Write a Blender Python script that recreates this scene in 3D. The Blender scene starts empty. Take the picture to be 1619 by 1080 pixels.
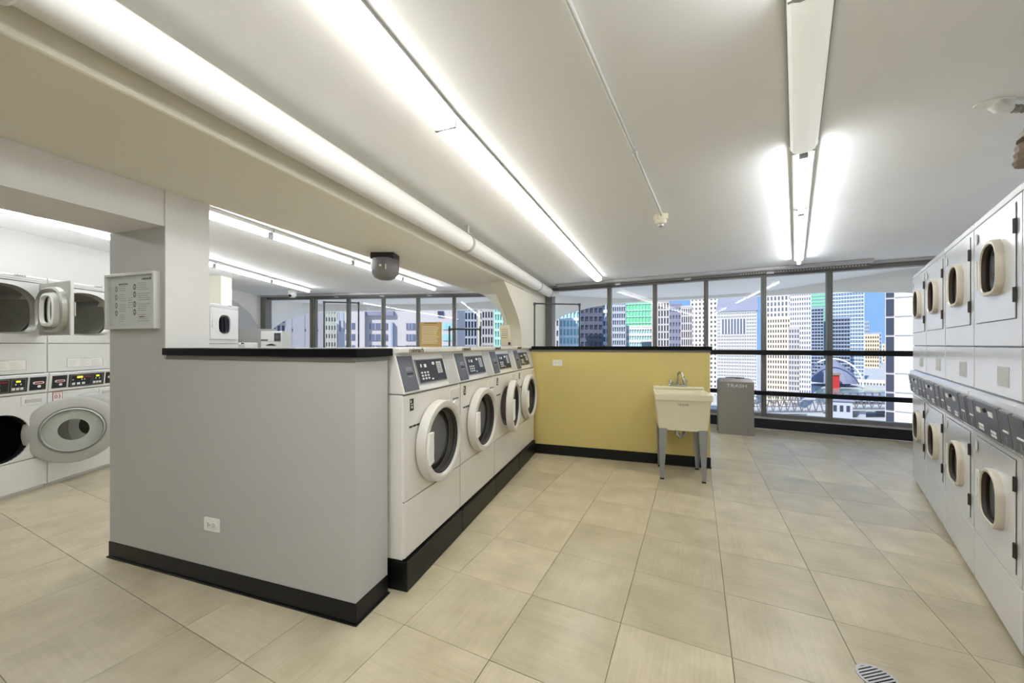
import bpy, bmesh, math, random
from mathutils import Vector, Matrix
random.seed(7)
SC = bpy.context.scene
COL = SC.collection
PI = math.pi
H = 1.3175                       # eye height above the floor
# ---------------------------------------------------------------- camera, sky, sun, exposure
cam_d = bpy.data.cameras.new('camera'); cam = bpy.data.objects.new('camera', cam_d); COL.objects.link(cam)
cam.location = (0, 0, H); cam.rotation_euler = (PI/2, 0, 0)
cam_d.sensor_width = 36; cam_d.lens = 600/1619*36; cam_d.shift_y = 5/1619
cam_d.clip_start = .05; cam_d.clip_end = 5000
SC.camera = cam
SKY_S = .33
W = bpy.data.worlds.new('sky'); SC.world = W; W.use_nodes = True
wn = W.node_tree; wn.nodes.clear()
geo = wn.nodes.new('ShaderNodeTexCoord'); sep = wn.nodes.new('ShaderNodeSeparateXYZ'); ramp = wn.nodes.new('ShaderNodeValToRGB')
ramp.color_ramp.elements[0].position = .0; ramp.color_ramp.elements[0].color = (.29, .54, .96, 1)
ramp.color_ramp.elements[1].position = 1.0; ramp.color_ramp.elements[1].color = (.20, .38, .85, 1)
bg = wn.nodes.new('ShaderNodeBackground'); bg.inputs['Strength'].default_value = SKY_S
wo = wn.nodes.new('ShaderNodeOutputWorld')
wn.links.new(geo.outputs['Generated'], sep.inputs[0]); wn.links.new(sep.outputs['Z'], ramp.inputs[0]); wn.links.new(ramp.outputs[0], bg.inputs[0]); wn.links.new(bg.outputs[0], wo.inputs[0])
sun_d = bpy.data.lights.new('sun', 'SUN'); sun_d.energy = 1.85; sun_d.angle = .01; sun_d.color = (1, .97, .92)
sun = bpy.data.objects.new('sun', sun_d); COL.objects.link(sun)
sun.rotation_euler = Vector((.75, .75, -.95)).to_track_quat('-Z', 'Y').to_euler()
SC.view_settings.view_transform = 'Standard'; SC.view_settings.look = 'None'
SC.view_settings.exposure = 1.72; SC.view_settings.gamma = 1; SC.view_settings.use_curve_mapping = False
TUBE_E = 15.0; LENS_E = 5.2; DIM_E = .11; SIDE_E = 2.3
SC.cycles.max_bounces = 10; SC.cycles.diffuse_bounces = 6; SC.cycles.glossy_bounces = 4; SC.cycles.transparent_max_bounces = 12
SC.cycles.sample_clamp_indirect = 6

# ---------------------------------------------------------------- materials
def lin(c):
    c /= 255
    return c/12.92 if c <= .04045 else ((c+.055)/1.055)**2.4
def rgb(r, g, b): return (lin(r), lin(g), lin(b), 1)
MAT = {}
def mat(name, col, rough=.5, metal=0, emit=None, es=0, noise=0, nscale=8, bump=0, bscale=40, coat=0, spec=.5, stretch=None):
    m = bpy.data.materials.new(name); m.use_nodes = True
    nt = m.node_tree; b = nt.nodes['Principled BSDF']
    b.inputs['Base Color'].default_value = rgb(*col); b.inputs['Roughness'].default_value = rough
    b.inputs['Metallic'].default_value = metal; b.inputs['Coat Weight'].default_value = coat
    b.inputs['Specular IOR Level'].default_value = spec
    if emit: b.inputs['Emission Color'].default_value = rgb(*emit); b.inputs['Emission Strength'].default_value = es
    if noise or bump:
        tc = nt.nodes.new('ShaderNodeTexCoord'); mp = nt.nodes.new('ShaderNodeMapping')
        nt.links.new(tc.outputs['Object'], mp.inputs[0])
        if stretch: mp.inputs['Scale'].default_value = stretch
    if noise:
        n = nt.nodes.new('ShaderNodeTexNoise'); n.inputs['Scale'].default_value = nscale; n.inputs['Detail'].default_value = 5
        nt.links.new(mp.outputs[0], n.inputs[0])
        mx = nt.nodes.new('ShaderNodeMix'); mx.data_type = 'RGBA'
        c = rgb(*col); mx.inputs[6].default_value = tuple(x*(1-noise) for x in c[:3])+(1,); mx.inputs[7].default_value = tuple(min(1, x*(1+noise)) for x in c[:3])+(1,)
        nt.links.new(n.outputs[0], mx.inputs[0]); nt.links.new(mx.outputs[2], b.inputs['Base Color'])
    if bump:
        n2 = nt.nodes.new('ShaderNodeTexNoise'); n2.inputs['Scale'].default_value = bscale; n2.inputs['Detail'].default_value = 3
        nt.links.new(mp.outputs[0], n2.inputs[0])
        bp = nt.nodes.new('ShaderNodeBump'); bp.inputs['Strength'].default_value = bump; bp.inputs['Distance'].default_value = .01
        nt.links.new(n2.outputs[0], bp.inputs['Height']); nt.links.new(bp.outputs[0], b.inputs['Normal'])
    MAT[name] = m
    return m
mat('ceiling', (238, 238, 238), .7, noise=.03, nscale=1.5, bump=.25, bscale=3)
mat('plaster', (222, 220, 214), .6, bump=.06, bscale=30)
mat('left_paint', (186, 184, 179), .6, bump=.06, bscale=30)
mat('beam_cream', (228, 223, 207), .55, noise=.04, nscale=1.2, bump=.12, bscale=4)
mat('grey_wall', (184, 183, 182), .6, noise=.03, nscale=2, bump=.05, bscale=60)
mat('pier_white', (228, 227, 226), .6, bump=.05, bscale=60)
mat('yellow_wall', (206, 188, 118), .6, noise=.03, nscale=2, bump=.05, bscale=60)
mat('black_laminate', (6, 6, 7), .45, spec=.15)
mat('black_rubber', (10, 10, 11), .38, spec=.35)
mat('grey_lip', (110, 108, 104), .4)
mat('pipe_paint', (226, 225, 222), .45, bump=.05, bscale=20)
mat('pipe_band', (168, 165, 158), .5)
mat('enamel', (222, 219, 212), .28, coat=.3)
mat('enamel_cool', (222, 222, 220), .25, coat=.3)
mat('door_ring', (208, 204, 196), .35)
mat('ring_grey', (178, 177, 174), .4)
mat('slate_panel', (88, 90, 98), .35)
mat('black_panel', (38, 38, 42), .3)
mat('bezel', (150, 150, 150), .3, .6)
mat('label_grey', (186, 185, 182), .5)
mat('print_dark', (40, 40, 44), .6)
mat('print_light', (228, 228, 224), .5)
mat('print_red', (170, 40, 44), .5)
mat('display_lit', (215, 205, 40), .4, emit=(225, 210, 40), es=.8)
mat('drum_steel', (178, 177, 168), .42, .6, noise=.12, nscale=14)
mat('drum_dark', (22, 20, 19), .25, .2)  # drum steel with the shade inside the drum put into its colour
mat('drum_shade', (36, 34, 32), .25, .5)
mat('gasket', (30, 29, 30), .5)
mat('seal_brown', (74, 62, 54), .4)
mat('black_shadow', (12, 12, 12), .8)
mat('stainless', (222, 222, 223), .2, .35, noise=.02, nscale=3, bump=.05, bscale=5)
mat('stainless_frame', (196, 188, 170), .32, .1)
mat('brushed_steel', (158, 156, 154), .36, .85, noise=.16, nscale=30, stretch=(6, 6, .12))
mat('chrome', (190, 190, 190), .12, 1)
mat('hose_brown', (120, 104, 88), .5)
mat('hinge_dark', (62, 56, 54), .4, .5)
mat('tub_plastic', (222, 216, 190), .42, noise=.02, nscale=6)
mat('galvanised', (150, 154, 156), .4, .5, noise=.06, nscale=20)
mat('dark_steel', (74, 76, 78), .35, .8)
mat('mullion', (122, 121, 117), .45, .3)
mat('aluminium', (186, 186, 186), .4, .6)
mat('rail_black', (12, 12, 13), .35, spec=.3)
mat('curb_navy', (9, 12, 24), .35, noise=.1, nscale=9)
mat('fixture_white', (205, 205, 200), .4)
mat('fixture_side', (150, 150, 147), .4)
mat('outlet_white', (232, 231, 226), .4)
mat('kraft_board', (172, 144, 88), .8, noise=.06, nscale=10)
mat('paper_cream', (205, 196, 170), .8)
mat('poster', (214, 214, 212), .4, noise=.03)
mat('frame_silver', (204, 203, 200), .35, .3)
mat('bumpy_metal', (140, 138, 134), .45, .5)
mat('wire_chrome', (150, 152, 155), .3, .8)
mat('concrete_white', (236, 234, 228), .8)
mat('lamp_grey', (112, 111, 110), .4)
mat('pvc_dark', (70, 66, 62), .5)
mat('asphalt', (182, 181, 180), .9, noise=.25, nscale=.06)
mat('river', (120, 150, 142), .12, noise=.1, nscale=.05)
mat('bridge_steel', (112, 110, 116), .7)
mat('red_paint', (196, 52, 46), .6)

def emis(name, col, e):
    m = bpy.data.materials.new(name); m.use_nodes = True; nt = m.node_tree; nt.nodes.clear()
    em = nt.nodes.new('ShaderNodeEmission'); em.inputs[0].default_value = rgb(*col); em.inputs[1].default_value = e
    o = nt.nodes.new('ShaderNodeOutputMaterial'); nt.links.new(em.outputs[0], o.inputs[0]); MAT[name] = m
emis('tube_lit', (246, 250, 255), TUBE_E)
def lens_mat(name, col, e):
    # ribbed acrylic: emission broken by fine ribs
    m = bpy.data.materials.new(name); m.use_nodes = True; nt = m.node_tree; b = nt.nodes['Principled BSDF']
    b.inputs['Base Color'].default_value = rgb(230, 230, 225); b.inputs['Roughness'].default_value = .3
    tc = nt.nodes.new('ShaderNodeTexCoord'); wv = nt.nodes.new('ShaderNodeTexWave'); wv.bands_direction = 'X'; wv.inputs['Scale'].default_value = 40
    nt.links.new(tc.outputs['Object'], wv.inputs[0])
    mr = nt.nodes.new('ShaderNodeMapRange'); mr.inputs[3].default_value = e*.75; mr.inputs[4].default_value = e*1.1
    nt.links.new(wv.outputs[1], mr.inputs[0]); nt.links.new(mr.outputs[0], b.inputs['Emission Strength'])
    b.inputs['Emission Color'].default_value = rgb(*col); MAT[name] = m
lens_mat('lens_lit', (246, 250, 255), LENS_E*1.5)
lens_mat('lens_warm', (255, 251, 236), LENS_E*.9)
lens_mat('lens_side', (255, 253, 246), SIDE_E)
lens_mat('lens_dim', (250, 250, 244), DIM_E)

def glass_mat(name, tint, refl_rough=0.0):
    m = bpy.data.materials.new(name); m.use_nodes = True; nt = m.node_tree; nt.nodes.clear()
    t = nt.nodes.new('ShaderNodeBsdfTransparent'); t.inputs[0].default_value = tint
    g = nt.nodes.new('ShaderNodeBsdfGlossy'); g.inputs['Roughness'].default_value = refl_rough
    lw = nt.nodes.new('ShaderNodeLayerWeight'); pw = nt.nodes.new('ShaderNodeMath'); pw.operation = 'POWER'; pw.inputs[1].default_value = 5
    nt.links.new(lw.outputs['Facing'], pw.inputs[0])
    f = nt.nodes.new('ShaderNodeMath'); f.operation = 'MULTIPLY_ADD'; f.inputs[1].default_value = .5; f.inputs[2].default_value = .022
    nt.links.new(pw.outputs[0], f.inputs[0])
    mx = nt.nodes.new('ShaderNodeMixShader'); o = nt.nodes.new('ShaderNodeOutputMaterial')
    nt.links.new(f.outputs[0], mx.inputs[0]); nt.links.new(t.outputs[0], mx.inputs[1]); nt.links.new(g.outputs[0], mx.inputs[2])
    nt.links.new(mx.outputs[0], o.inputs[0]); MAT[name] = m
glass_mat('glass', (.97, .985, .98, 1)); glass_mat('door_glass', (.42, .41, .40, 1)); glass_mat('bowl_glass', (.8, .82, .8, 1))

def tile_mat():
    m = bpy.data.materials.new('floor_tile'); m.use_nodes = True; nt = m.node_tree; b = nt.nodes['Principled BSDF']; L = nt.links
    tc = nt.nodes.new('ShaderNodeTexCoord'); oi = nt.nodes.new('ShaderNodeObjectInfo')
    mul = nt.nodes.new('ShaderNodeVectorMath'); mul.operation = 'ADD'
    cm = nt.nodes.new('ShaderNodeCombineXYZ'); sc = nt.nodes.new('ShaderNodeMath'); sc.operation = 'MULTIPLY'; sc.inputs[1].default_value = 50
    L.new(oi.outputs['Random'], sc.inputs[0]); L.new(sc.outputs[0], cm.inputs[2]); L.new(tc.outputs['Object'], mul.inputs[0]); L.new(cm.outputs[0], mul.inputs[1])
    mp = nt.nodes.new('ShaderNodeMapping'); mp.inputs['Scale'].default_value = (90, 3.5, 1); L.new(mul.outputs[0], mp.inputs[0])
    st = nt.nodes.new('ShaderNodeTexNoise'); st.inputs['Scale'].default_value = 1; st.inputs['Detail'].default_value = 5; st.inputs['Roughness'].default_value = .65; L.new(mp.outputs[0], st.inputs[0])
    mo = nt.nodes.new('ShaderNodeTexNoise'); mo.inputs['Scale'].default_value = 5; mo.inputs['Detail'].default_value = 6; L.new(mul.outputs[0], mo.inputs[0])
    cr = nt.nodes.new('ShaderNodeValToRGB'); cr.color_ramp.elements[0].position = .22; cr.color_ramp.elements[0].color = rgb(160, 149, 122)
    cr.color_ramp.elements[1].position = .78; cr.color_ramp.elements[1].color = rgb(210, 199, 172)
    ad = nt.nodes.new('ShaderNodeMath'); ad.operation = 'MULTIPLY_ADD'; ad.inputs[1].default_value = .36
    m2 = nt.nodes.new('ShaderNodeMath'); m2.operation = 'MULTIPLY'; m2.inputs[1].default_value = .64; L.new(mo.outputs[0], m2.inputs[0])
    L.new(st.outputs[0], ad.inputs[0]); L.new(m2.outputs[0], ad.inputs[2]); L.new(ad.outputs[0], cr.inputs[0])
    hv = nt.nodes.new('ShaderNodeHueSaturation'); mr = nt.nodes.new('ShaderNodeMapRange'); mr.inputs[3].default_value = .86; mr.inputs[4].default_value = 1.1
    L.new(oi.outputs['Random'], mr.inputs[0]); L.new(mr.outputs[0], hv.inputs['Value']); L.new(cr.outputs[0], hv.inputs['Color']); L.new(hv.outputs[0], b.inputs['Base Color'])
    rr = nt.nodes.new('ShaderNodeMapRange'); rr.inputs[3].default_value = .24; rr.inputs[4].default_value = .36; L.new(st.outputs[0], rr.inputs[0]); L.new(rr.outputs[0], b.inputs['Roughness'])
    bp = nt.nodes.new('ShaderNodeBump'); bp.inputs['Strength'].default_value = .06; bp.inputs['Distance'].default_value = .001
    L.new(st.outputs[0], bp.inputs['Height']); L.new(bp.outputs[0], b.inputs['Normal'])
    MAT['floor_tile'] = m
tile_mat()
mat('grout', (70, 64, 54), .9)

# ---------------------------------------------------------------- mesh helpers
class MB:
    def __init__(s): s.v = []; s.f = []
    def add(s, vs, fs):
        o = len(s.v); s.v += [tuple(v) for v in vs]; s.f += [tuple(i+o for i in f) for f in fs]; return s
    def box(s, x0, x1, y0, y1, z0, z1):
        return s.add([(x0,y0,z0),(x1,y0,z0),(x1,y1,z0),(x0,y1,z0),(x0,y0,z1),(x1,y0,z1),(x1,y1,z1),(x0,y1,z1)],
                     [(0,3,2,1),(4,5,6,7),(0,1,5,4),(1,2,6,5),(2,3,7,6),(3,0,4,7)])
    def hexa(s, b, t):        # four bottom + four top corners
        return s.add(list(b)+list(t), [(0,3,2,1),(4,5,6,7),(0,1,5,4),(1,2,6,5),(2,3,7,6),(3,0,4,7)])
    def prism(s, pts, a, b, axis='y'):
        n = len(pts)
        if axis == 'y': P = lambda p, t: (p[0], t, p[1])
        elif axis == 'z': P = lambda p, t: (p[0], p[1], t)
        else: P = lambda p, t: (t, p[0], p[1])
        vs = [P(p, a) for p in pts]+[P(p, b) for p in pts]
        fs = [tuple(range(n)), tuple(range(2*n-1, n-1, -1))]+[(i, i+n, (i+1) % n+n, (i+1) % n) for i in range(n)]
        return s.add(vs, fs)
    def ring(s, o, i, a, b):   # frame between two outlines in the xz plane, from y=a to y=b
        n = len(o)
        vs = [(p[0], a, p[1]) for p in o]+[(p[0], a, p[1]) for p in i]+[(p[0], b, p[1]) for p in o]+[(p[0], b, p[1]) for p in i]
        fs = []
        for k in range(n):
            j = (k+1) % n
            fs += [(k, j, n+j, n+k), (2*n+j, 2*n+k, 3*n+k, 3*n+j), (j, k, 2*n+k, 2*n+j), (n+k, n+j, 3*n+j, 3*n+k)]
        return s.add(vs, fs)
    def loft(s, loops, close=True, cap0=False, cap1=False):
        n = len(loops[0]); vs = [p for l in loops for p in l]; fs = []
        for r in range(len(loops)-1):
            for k in range(n if close else n-1):
                j = (k+1) % n; fs.append((r*n+k, r*n+j, (r+1)*n+j, (r+1)*n+k))
        if cap0: fs.append(tuple(range(n-1, -1, -1)))
        if cap1: fs.append(tuple(range((len(loops)-1)*n, len(loops)*n)))
        return s.add(vs, fs)
    def tube(s, pts, r, n=10, cap=True):
        pts = [Vector(p) for p in pts]; loops = []
        up = Vector((0, 0, 1))
        for i, p in enumerate(pts):
            d = (pts[min(i+1, len(pts)-1)]-pts[max(i-1, 0)]).normalized()
            a = d.cross(up if abs(d.dot(up)) < .95 else Vector((1, 0, 0))).normalized(); b = a.cross(d)
            rr = r[i] if isinstance(r, (list, tuple)) else r
            loops.append([p+a*math.cos(2*PI*k/n)*rr+b*math.sin(2*PI*k/n)*rr for k in range(n)])
        return s.loft(loops, True, cap, cap)
    def lathe_y(s, prof, cx, cz, n=40):     # prof: (radius, y)
        return s.loft([[(cx+r*math.cos(2*PI*k/n), y, cz+r*math.sin(2*PI*k/n)) for k in range(n)] for r, y in prof])
    def lathe_z(s, prof, cx, cy, n=24, cap=True):
        return s.loft([[(cx+r*math.cos(2*PI*k/n), cy+r*math.sin(2*PI*k/n), z) for k in range(n)] for r, z in prof], True, cap, cap)
    def build(s, name, m, parent=None, smooth=False, bevel=0, kind=None, normals=True):
        me = bpy.data.meshes.new(name); me.from_pydata(s.v, [], s.f); me.update()
        if normals:
            bm = bmesh.new(); bm.from_mesh(me); bmesh.ops.recalc_face_normals(bm, faces=bm.faces); bm.to_mesh(me); bm.free()
        me.materials.append(MAT[m] if isinstance(m, str) else m)
        if smooth:
            me.shade_smooth(); me.set_sharp_from_angle(angle=math.radians(38))
        o = bpy.data.objects.new(name, me); COL.objects.link(o); o.parent = parent
        if bevel:
            md = o.modifiers.new('bevel', 'BEVEL'); md.width = bevel; md.segments = 2; md.limit_method = 'ANGLE'; md.angle_limit = math.radians(40)
        if kind: o['kind'] = kind
        return o
def tag(o, label=None, cat=None, group=None, kind=None):
    if label: o['label'] = label
    if cat: o['category'] = cat
    if group: o['group'] = group
    if kind: o['kind'] = kind
    return o
def empty(name, loc=(0, 0, 0), rz=0):
    o = bpy.data.objects.new(name, None); COL.objects.link(o); o.location = loc; o.rotation_euler = (0, 0, rz); o.empty_display_size = .1
    return o
def kids(o): return [c for c in bpy.data.objects if c.parent == o]
def copy_tree(o, parent=None, memo=None):
    c = o.copy(); COL.objects.link(c); c.parent = parent
    for ch in o.children: copy_tree(ch, c)
    return c
def txt(s, size, m, parent, loc, rot=(PI/2, 0, 0), name='lettering', align='CENTER', ext=.0006, sx=1, font_shear=0):
    cu = bpy.data.curves.new(name, 'FONT'); cu.body = s; cu.size = size; cu.align_x = align; cu.align_y = 'CENTER'; cu.extrude = ext; cu.resolution_u = 2; cu.shear = font_shear
    t = bpy.data.objects.new(name+'_tmp', cu); COL.objects.link(t)
    dg = bpy.context.evaluated_depsgraph_get(); me = bpy.data.meshes.new_from_object(t.evaluated_get(dg)); me.name = name
    bpy.data.objects.remove(t); bpy.data.curves.remove(cu)
    me.transform(Matrix.Diagonal((sx, 1, 1, 1))); me.materials.clear(); me.materials.append(MAT[m])
    o = bpy.data.objects.new(name, me); COL.objects.link(o); o.parent = parent; o.location = loc; o.rotation_euler = rot
    return o
def superell(cx, cz, a, b, n=32, e=2.0, flat=0):
    out = []
    for k in range(n):
        t = 2*PI*(k+.5)/n; c, s_ = math.cos(t), math.sin(t)
        ee = e if s_ > 0 else e+flat
        out.append((cx+a*math.copysign(abs(c)**(2/ee), c), cz+b*math.copysign(abs(s_)**(2/ee), s_)))
    return out
def rect_like(x0, x1, z0, z1, cx, cz, n=32):
    # points on a rectangle met by the same rays as superell's parameters
    out = []
    for k in range(n):
        t = 2*PI*(k+.5)/n; c, s_ = math.cos(t), math.sin(t)
        tx = ((x1-cx) if c > 0 else (x0-cx))/c if abs(c) > 1e-9 else 1e9
        tz = ((z1-cz) if s_ > 0 else (z0-cz))/s_ if abs(s_) > 1e-9 else 1e9
        q = min(tx, tz); out.append((cx+c*q, cz+s_*q))
    # snap nearest points to the four corners
    for X in (x0, x1):
        for Z in (z0, z1):
            i = min(range(n), key=lambda k: (out[k][0]-X)**2+(out[k][1]-Z)**2); out[i] = (X, Z)
    return out
def rrect(x0, x1, z0, z1, r, n=4):
    out = []
    for cx, cz, a0 in ((x1-r, z0+r, -90), (x1-r, z1-r, 0), (x0+r, z1-r, 90), (x0+r, z0+r, 180)):
        for k in range(n+1):
            a = math.radians(a0+90*k/n); out.append((cx+r*math.cos(a), cz+r*math.sin(a)))
    return out
# island frame: p = across (to the right), s = along the radial walls
A18 = math.radians(18); CA, SA = math.cos(A18), math.sin(A18)
def PW(p, s, z=0): return (p*CA+s*SA, -p*SA+s*CA, z)
def at(x, y, D): return ((x-809.5)/600*D, D, H-(y-545)*D/600)   # point D metres away seen at a pixel of the survey photograph
ISL = Matrix.Rotation(-A18, 4, 'Z')
def isl(o): o.rotation_euler = (0, 0, -A18); return o

# ---------------------------------------------------------------- room shell
CEIL = 2.50
def RB(X): return 8.10-.541*X        # inner line of the right window bay
def LB(X): return 8.40-.123*X        # inner line of the left window bay
XM = (8.10-8.40)/(.541-.123)
ROOM = [(-6.25, -2.2), (.05, -2.2), (6.0, RB(6.0)), (XM, RB(XM)), (-6.25, LB(-6.25))]
MB().prism([(p[0], p[1]) for p in ROOM], -.25, -.004, 'z').build('floor', 'grout', kind='structure')
floor = bpy.data.objects['floor']
cl = MB().prism(ROOM, CEIL, CEIL+.25, 'z').build('ceiling', 'ceiling', kind='structure')

def clip(poly, conv):
    out = list(poly); n = len(conv)
    for i in range(n):
        a, b = conv[i], conv[(i+1) % n]; src = out; out = []
        side = lambda p: (b[0]-a[0])*(p[1]-a[1])-(b[1]-a[1])*(p[0]-a[0])
        for k in range(len(src)):
            p, q = src[k], src[(k+1) % len(src)]; sp, sq = side(p), side(q)
            if sp >= 0: out.append(p)
            if (sp >= 0) != (sq >= 0):
                t = sp/(sp-sq); out.append((p[0]+(q[0]-p[0])*t, p[1]+(q[1]-p[1])*t))
        if not out: return []
    return out
TH = .4514; TS = .4572; TOX, TOY = .3033, 2.4084
ei = (math.cos(TH), -math.sin(TH)); ej = (-math.sin(TH), -math.cos(TH))
g = .0011
tile_me = None; cand = []
for i in range(-20, 22):
    for j in range(-22, 14):
        cx = TOX+ei[0]*TS*(i+.5)+ej[0]*TS*(j+.5); cy = TOY+ei[1]*TS*(i+.5)+ej[1]*TS*(j+.5)
        hw = TS/2-g
        loc = [(-hw, -hw), (hw, -hw), (hw, hw), (-hw, hw)]
        w = [(cx+a*ei[0]-b*ej[0], cy+a*ei[1]-b*ej[1]) for a, b in loc]
        c = clip(w, ROOM)
        if len(c) < 3: continue
        inside = all(abs(c[k][0]-w[k][0])+abs(c[k][1]-w[k][1]) < 1e-6 for k in range(4)) if len(c) == 4 else False
        vis = cy > .55 and abs(cx)/max(cy, .01) < 1.55
        p_, s_ = cx*CA-cy*SA, cx*SA+cy*CA
        hid = (p_ < -1.3 and s_ > 1.8 and cx > -4.2 and cy > 2.9 and cx/cy > -1.03) or (p_ < .6 and s_ > 4.75) or (-3 < p_ < -1.5 and 1.6 < s_)
        # behind the dryers on the right
        rr_ = (cx-.783-.8457*cy)
        hid = hid or rr_ > .45
        cand.append((0 if (vis and not hid) else 1, cy, cx, cy, i, j, c, inside))
cand.sort(key=lambda t: (t[0], t[1]))
rest = MB()
for n_, (fl, _, cx, cy, i, j, c, inside) in enumerate(cand):
    if n_ < 300 and fl == 0:
        if inside:
            odd = (i+j) % 2
            if tile_me is None:
                hw = TS/2-g; q = .0012
                o = MB().loft([[(-hw,-hw,-.004),(hw,-hw,-.004),(hw,hw,-.004),(-hw,hw,-.004)],[(-hw,-hw,-q),(hw,-hw,-q),(hw,hw,-q),(-hw,hw,-q)],[(-hw+q,-hw+q,0),(hw-q,-hw+q,0),(hw-q,hw-q,0),(-hw+q,hw-q,0)]], True, False, True).build('tile', 'floor_tile', floor)
                tile_me = o.data
            else:
                o = bpy.data.objects.new('tile', tile_me); COL.objects.link(o); o.parent = floor
            o.location = (cx, cy, random.uniform(-.0003, .0003)); o.rotation_euler = (0, 0, -TH+(PI/2 if odd else 0))
        else:
            mb = MB().prism([(p[0]-cx, p[1]-cy) for p in c], -.004, 0, 'z'); o = mb.build('tile', 'floor_tile', floor); o.location = (cx, cy, 0)
    else:
        rest.prism(c, -.004, -.0001, 'z')
rest.build('tile_field', 'floor_tile', floor, kind='stuff')

# outer walls
def wall_seg(name, a, b, z0, z1, t, m, side=1):
    d = Vector((b[0]-a[0], b[1]-a[1])).normalized(); nn = Vector((-d.y, d.x))*t*side
    return MB().prism([a, b, (b[0]+nn.x, b[1]+nn.y), (a[0]+nn.x, a[1]+nn.y)], z0, z1, 'z').build(name, m, kind='structure')
wall_seg('wall_back', (-6.25, -2.2), (.05, -2.2), -.2, CEIL, .15, 'plaster', -1)
wall_seg('wall_right', (.05, -2.2), (6.0, RB(6.0)), -.2, CEIL, .15, 'plaster', -1)
def lx(D): return -4.30-.049*(D-3.19)      # front line of the left machine row
wall_seg('wall_left', (lx(-2.2)-.80, -2.2), (lx(6.55)-.80, 6.55), 0, CEIL, .12, 'left_paint', 1)
wall_seg('wall_left_recess', (-5.93, 6.75), (-6.06, 9.16), 0, CEIL, .15, 'plaster', 1)
MB().box(-5.95, lx(6.5)-.52, 6.50, 6.75, 0, CEIL).build('trim_1', 'beam_cream', kind='structure')     # pilaster beside the last stack
MB().prism([(6.9, 0), (8.95, 0), (8.95, 1.45), (8.85, 1.75), (8.6, 2.02), (8.2, 2.22), (7.7, 2.34), (6.9, 2.4)], -5.945, -5.925, 'x').build('trim_2', 'grey_wall', kind='structure')  # shallow arch on the recess wall
MB().box(-5.75, -4.75, 7.55, 7.65, 0, 1.63).build('wall_far_partition', 'grey_wall', kind='structure')

# ceiling beam, header, pier, half wall in the island frame
b = MB().box(-2.60, -1.717, -2.0, 6.3, 2.21, CEIL+.01).build('ceiling_beam', 'beam_cream', kind='structure', bevel=.012); isl(b)
b = MB().box(-3.06, -2.6, -2.0, 1.47, 2.005, CEIL).build('door_header', 'pier_white', kind='structure'); isl(b)
b = MB().box(-3.10, -2.59, 1.4715, 1.71, 1.296, CEIL).build('wall_pier', 'pier_white', kind='structure', bevel=.002); isl(b)
b = MB().box(-3.10, -2.59, 1.468, 1.4715, 1.234, 2.005).build('wall_pier_face', 'grey_wall', kind='structure'); isl(b)
b = MB().box(-3.10, -1.25, 1.468, 1.71, 0, 1.234).build('wall_half', 'grey_wall', kind='structure'); isl(b)
# base boards with coved toe
def baseboard(name, p0, p1, s0, s1, t=.006, h=.10):
    q = MB(); q.box(p0-t, p1+t, s0-t, s1+t, 0, h)
    q.box(p0-t-.008, p1+t+.008, s0-t-.008, s1+t+.008, 0, .008)
    return isl(q.build(name, 'black_rubber', kind='structure', bevel=.003))
baseboard('baseboard_half_wall', -3.10, -1.25, 1.47, 1.70)
# yellow wall
b = MB().box(-3.1, .755, 4.49, 4.61, 0, 1.234).build('wall_yellow', 'yellow_wall', kind='structure', bevel=.002); isl(b)
b = MB().box(.7551, .757, 4.489, 4.611, 0, 1.234).build('trim_3', 'pier_white', kind='structure'); isl(b)
baseboard('baseboard_yellow_wall', -3.1, .757, 4.49, 4.61, h=.115)
# caps: black laminate ledge on a grey lip, each a thing
def ledge(p0, p1, s0, s1, label):
    t = isl(empty('ledge', PW(0, 0, 0)))
    MB().box(p0, p1, s0, s1, 1.258, 1.298).build('top', 'black_laminate', t, bevel=.003)
    MB().box(p0+.015, p1-.015, s0+.012, s1-.012, 1.2345, 1.258).build('lip', 'grey_lip', t, bevel=.002)
    return tag(t, label, 'ledge')
t = ledge(-2.585, -1.23, 1.45, 1.73, 'black laminate ledge on top of the grey half wall')
t = ledge(-3.12, .775, 4.47, 4.63, 'long black laminate ledge on top of the yellow half wall')

# radial column with a curved haunch under the beam end
col = MB()
prof = [(5.0, CEIL), (5.0, 2.21), (5.15, 2.12), (5.32, 2.01), (5.5, 1.89), (5.66, 1.76), (5.78, 1.64), (5.86, 1.5), (5.9, 1.34), (5.9, 0), (7.8, 0), (7.8, CEIL)]
col.prism(prof, -1.955, -1.745, 'x')
b = col.build('column', 'beam_cream', kind='structure', smooth=True); isl(b)
# beam widening flat to the window line
b = MB().box(-2.60, -1.72, 6.28, 7.75, 2.34, CEIL).build('ceiling_beam_end', 'beam_cream', kind='structure', bevel=.01); isl(b)
# arched infill panel in the line of the left windows
pts = [(-.82, 2.5), (-.66, 2.44), (-.51, 2.346), (-.40, 2.25), (-.32, 2.15), (-.25, 2.02), (-.20, 1.86), (-.165, 1.65), (-.145, 1.4), (-.14, 0), (.62, 0), (.62, 2.5)]
mb = MB(); n = len(pts)
vs = [(x, LB(x)-.02, z) for x, z in pts]+[(x, LB(x)+.20, z) for x, z in pts]
mb.add(vs, [tuple(range(n)), tuple(range(2*n-1, n-1, -1))]+[(i, i+n, (i+1) % n+n, (i+1) % n) for i in range(n)])
mb.build('wall_arch_infill', 'beam_cream', kind='structure', smooth=True)

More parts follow.
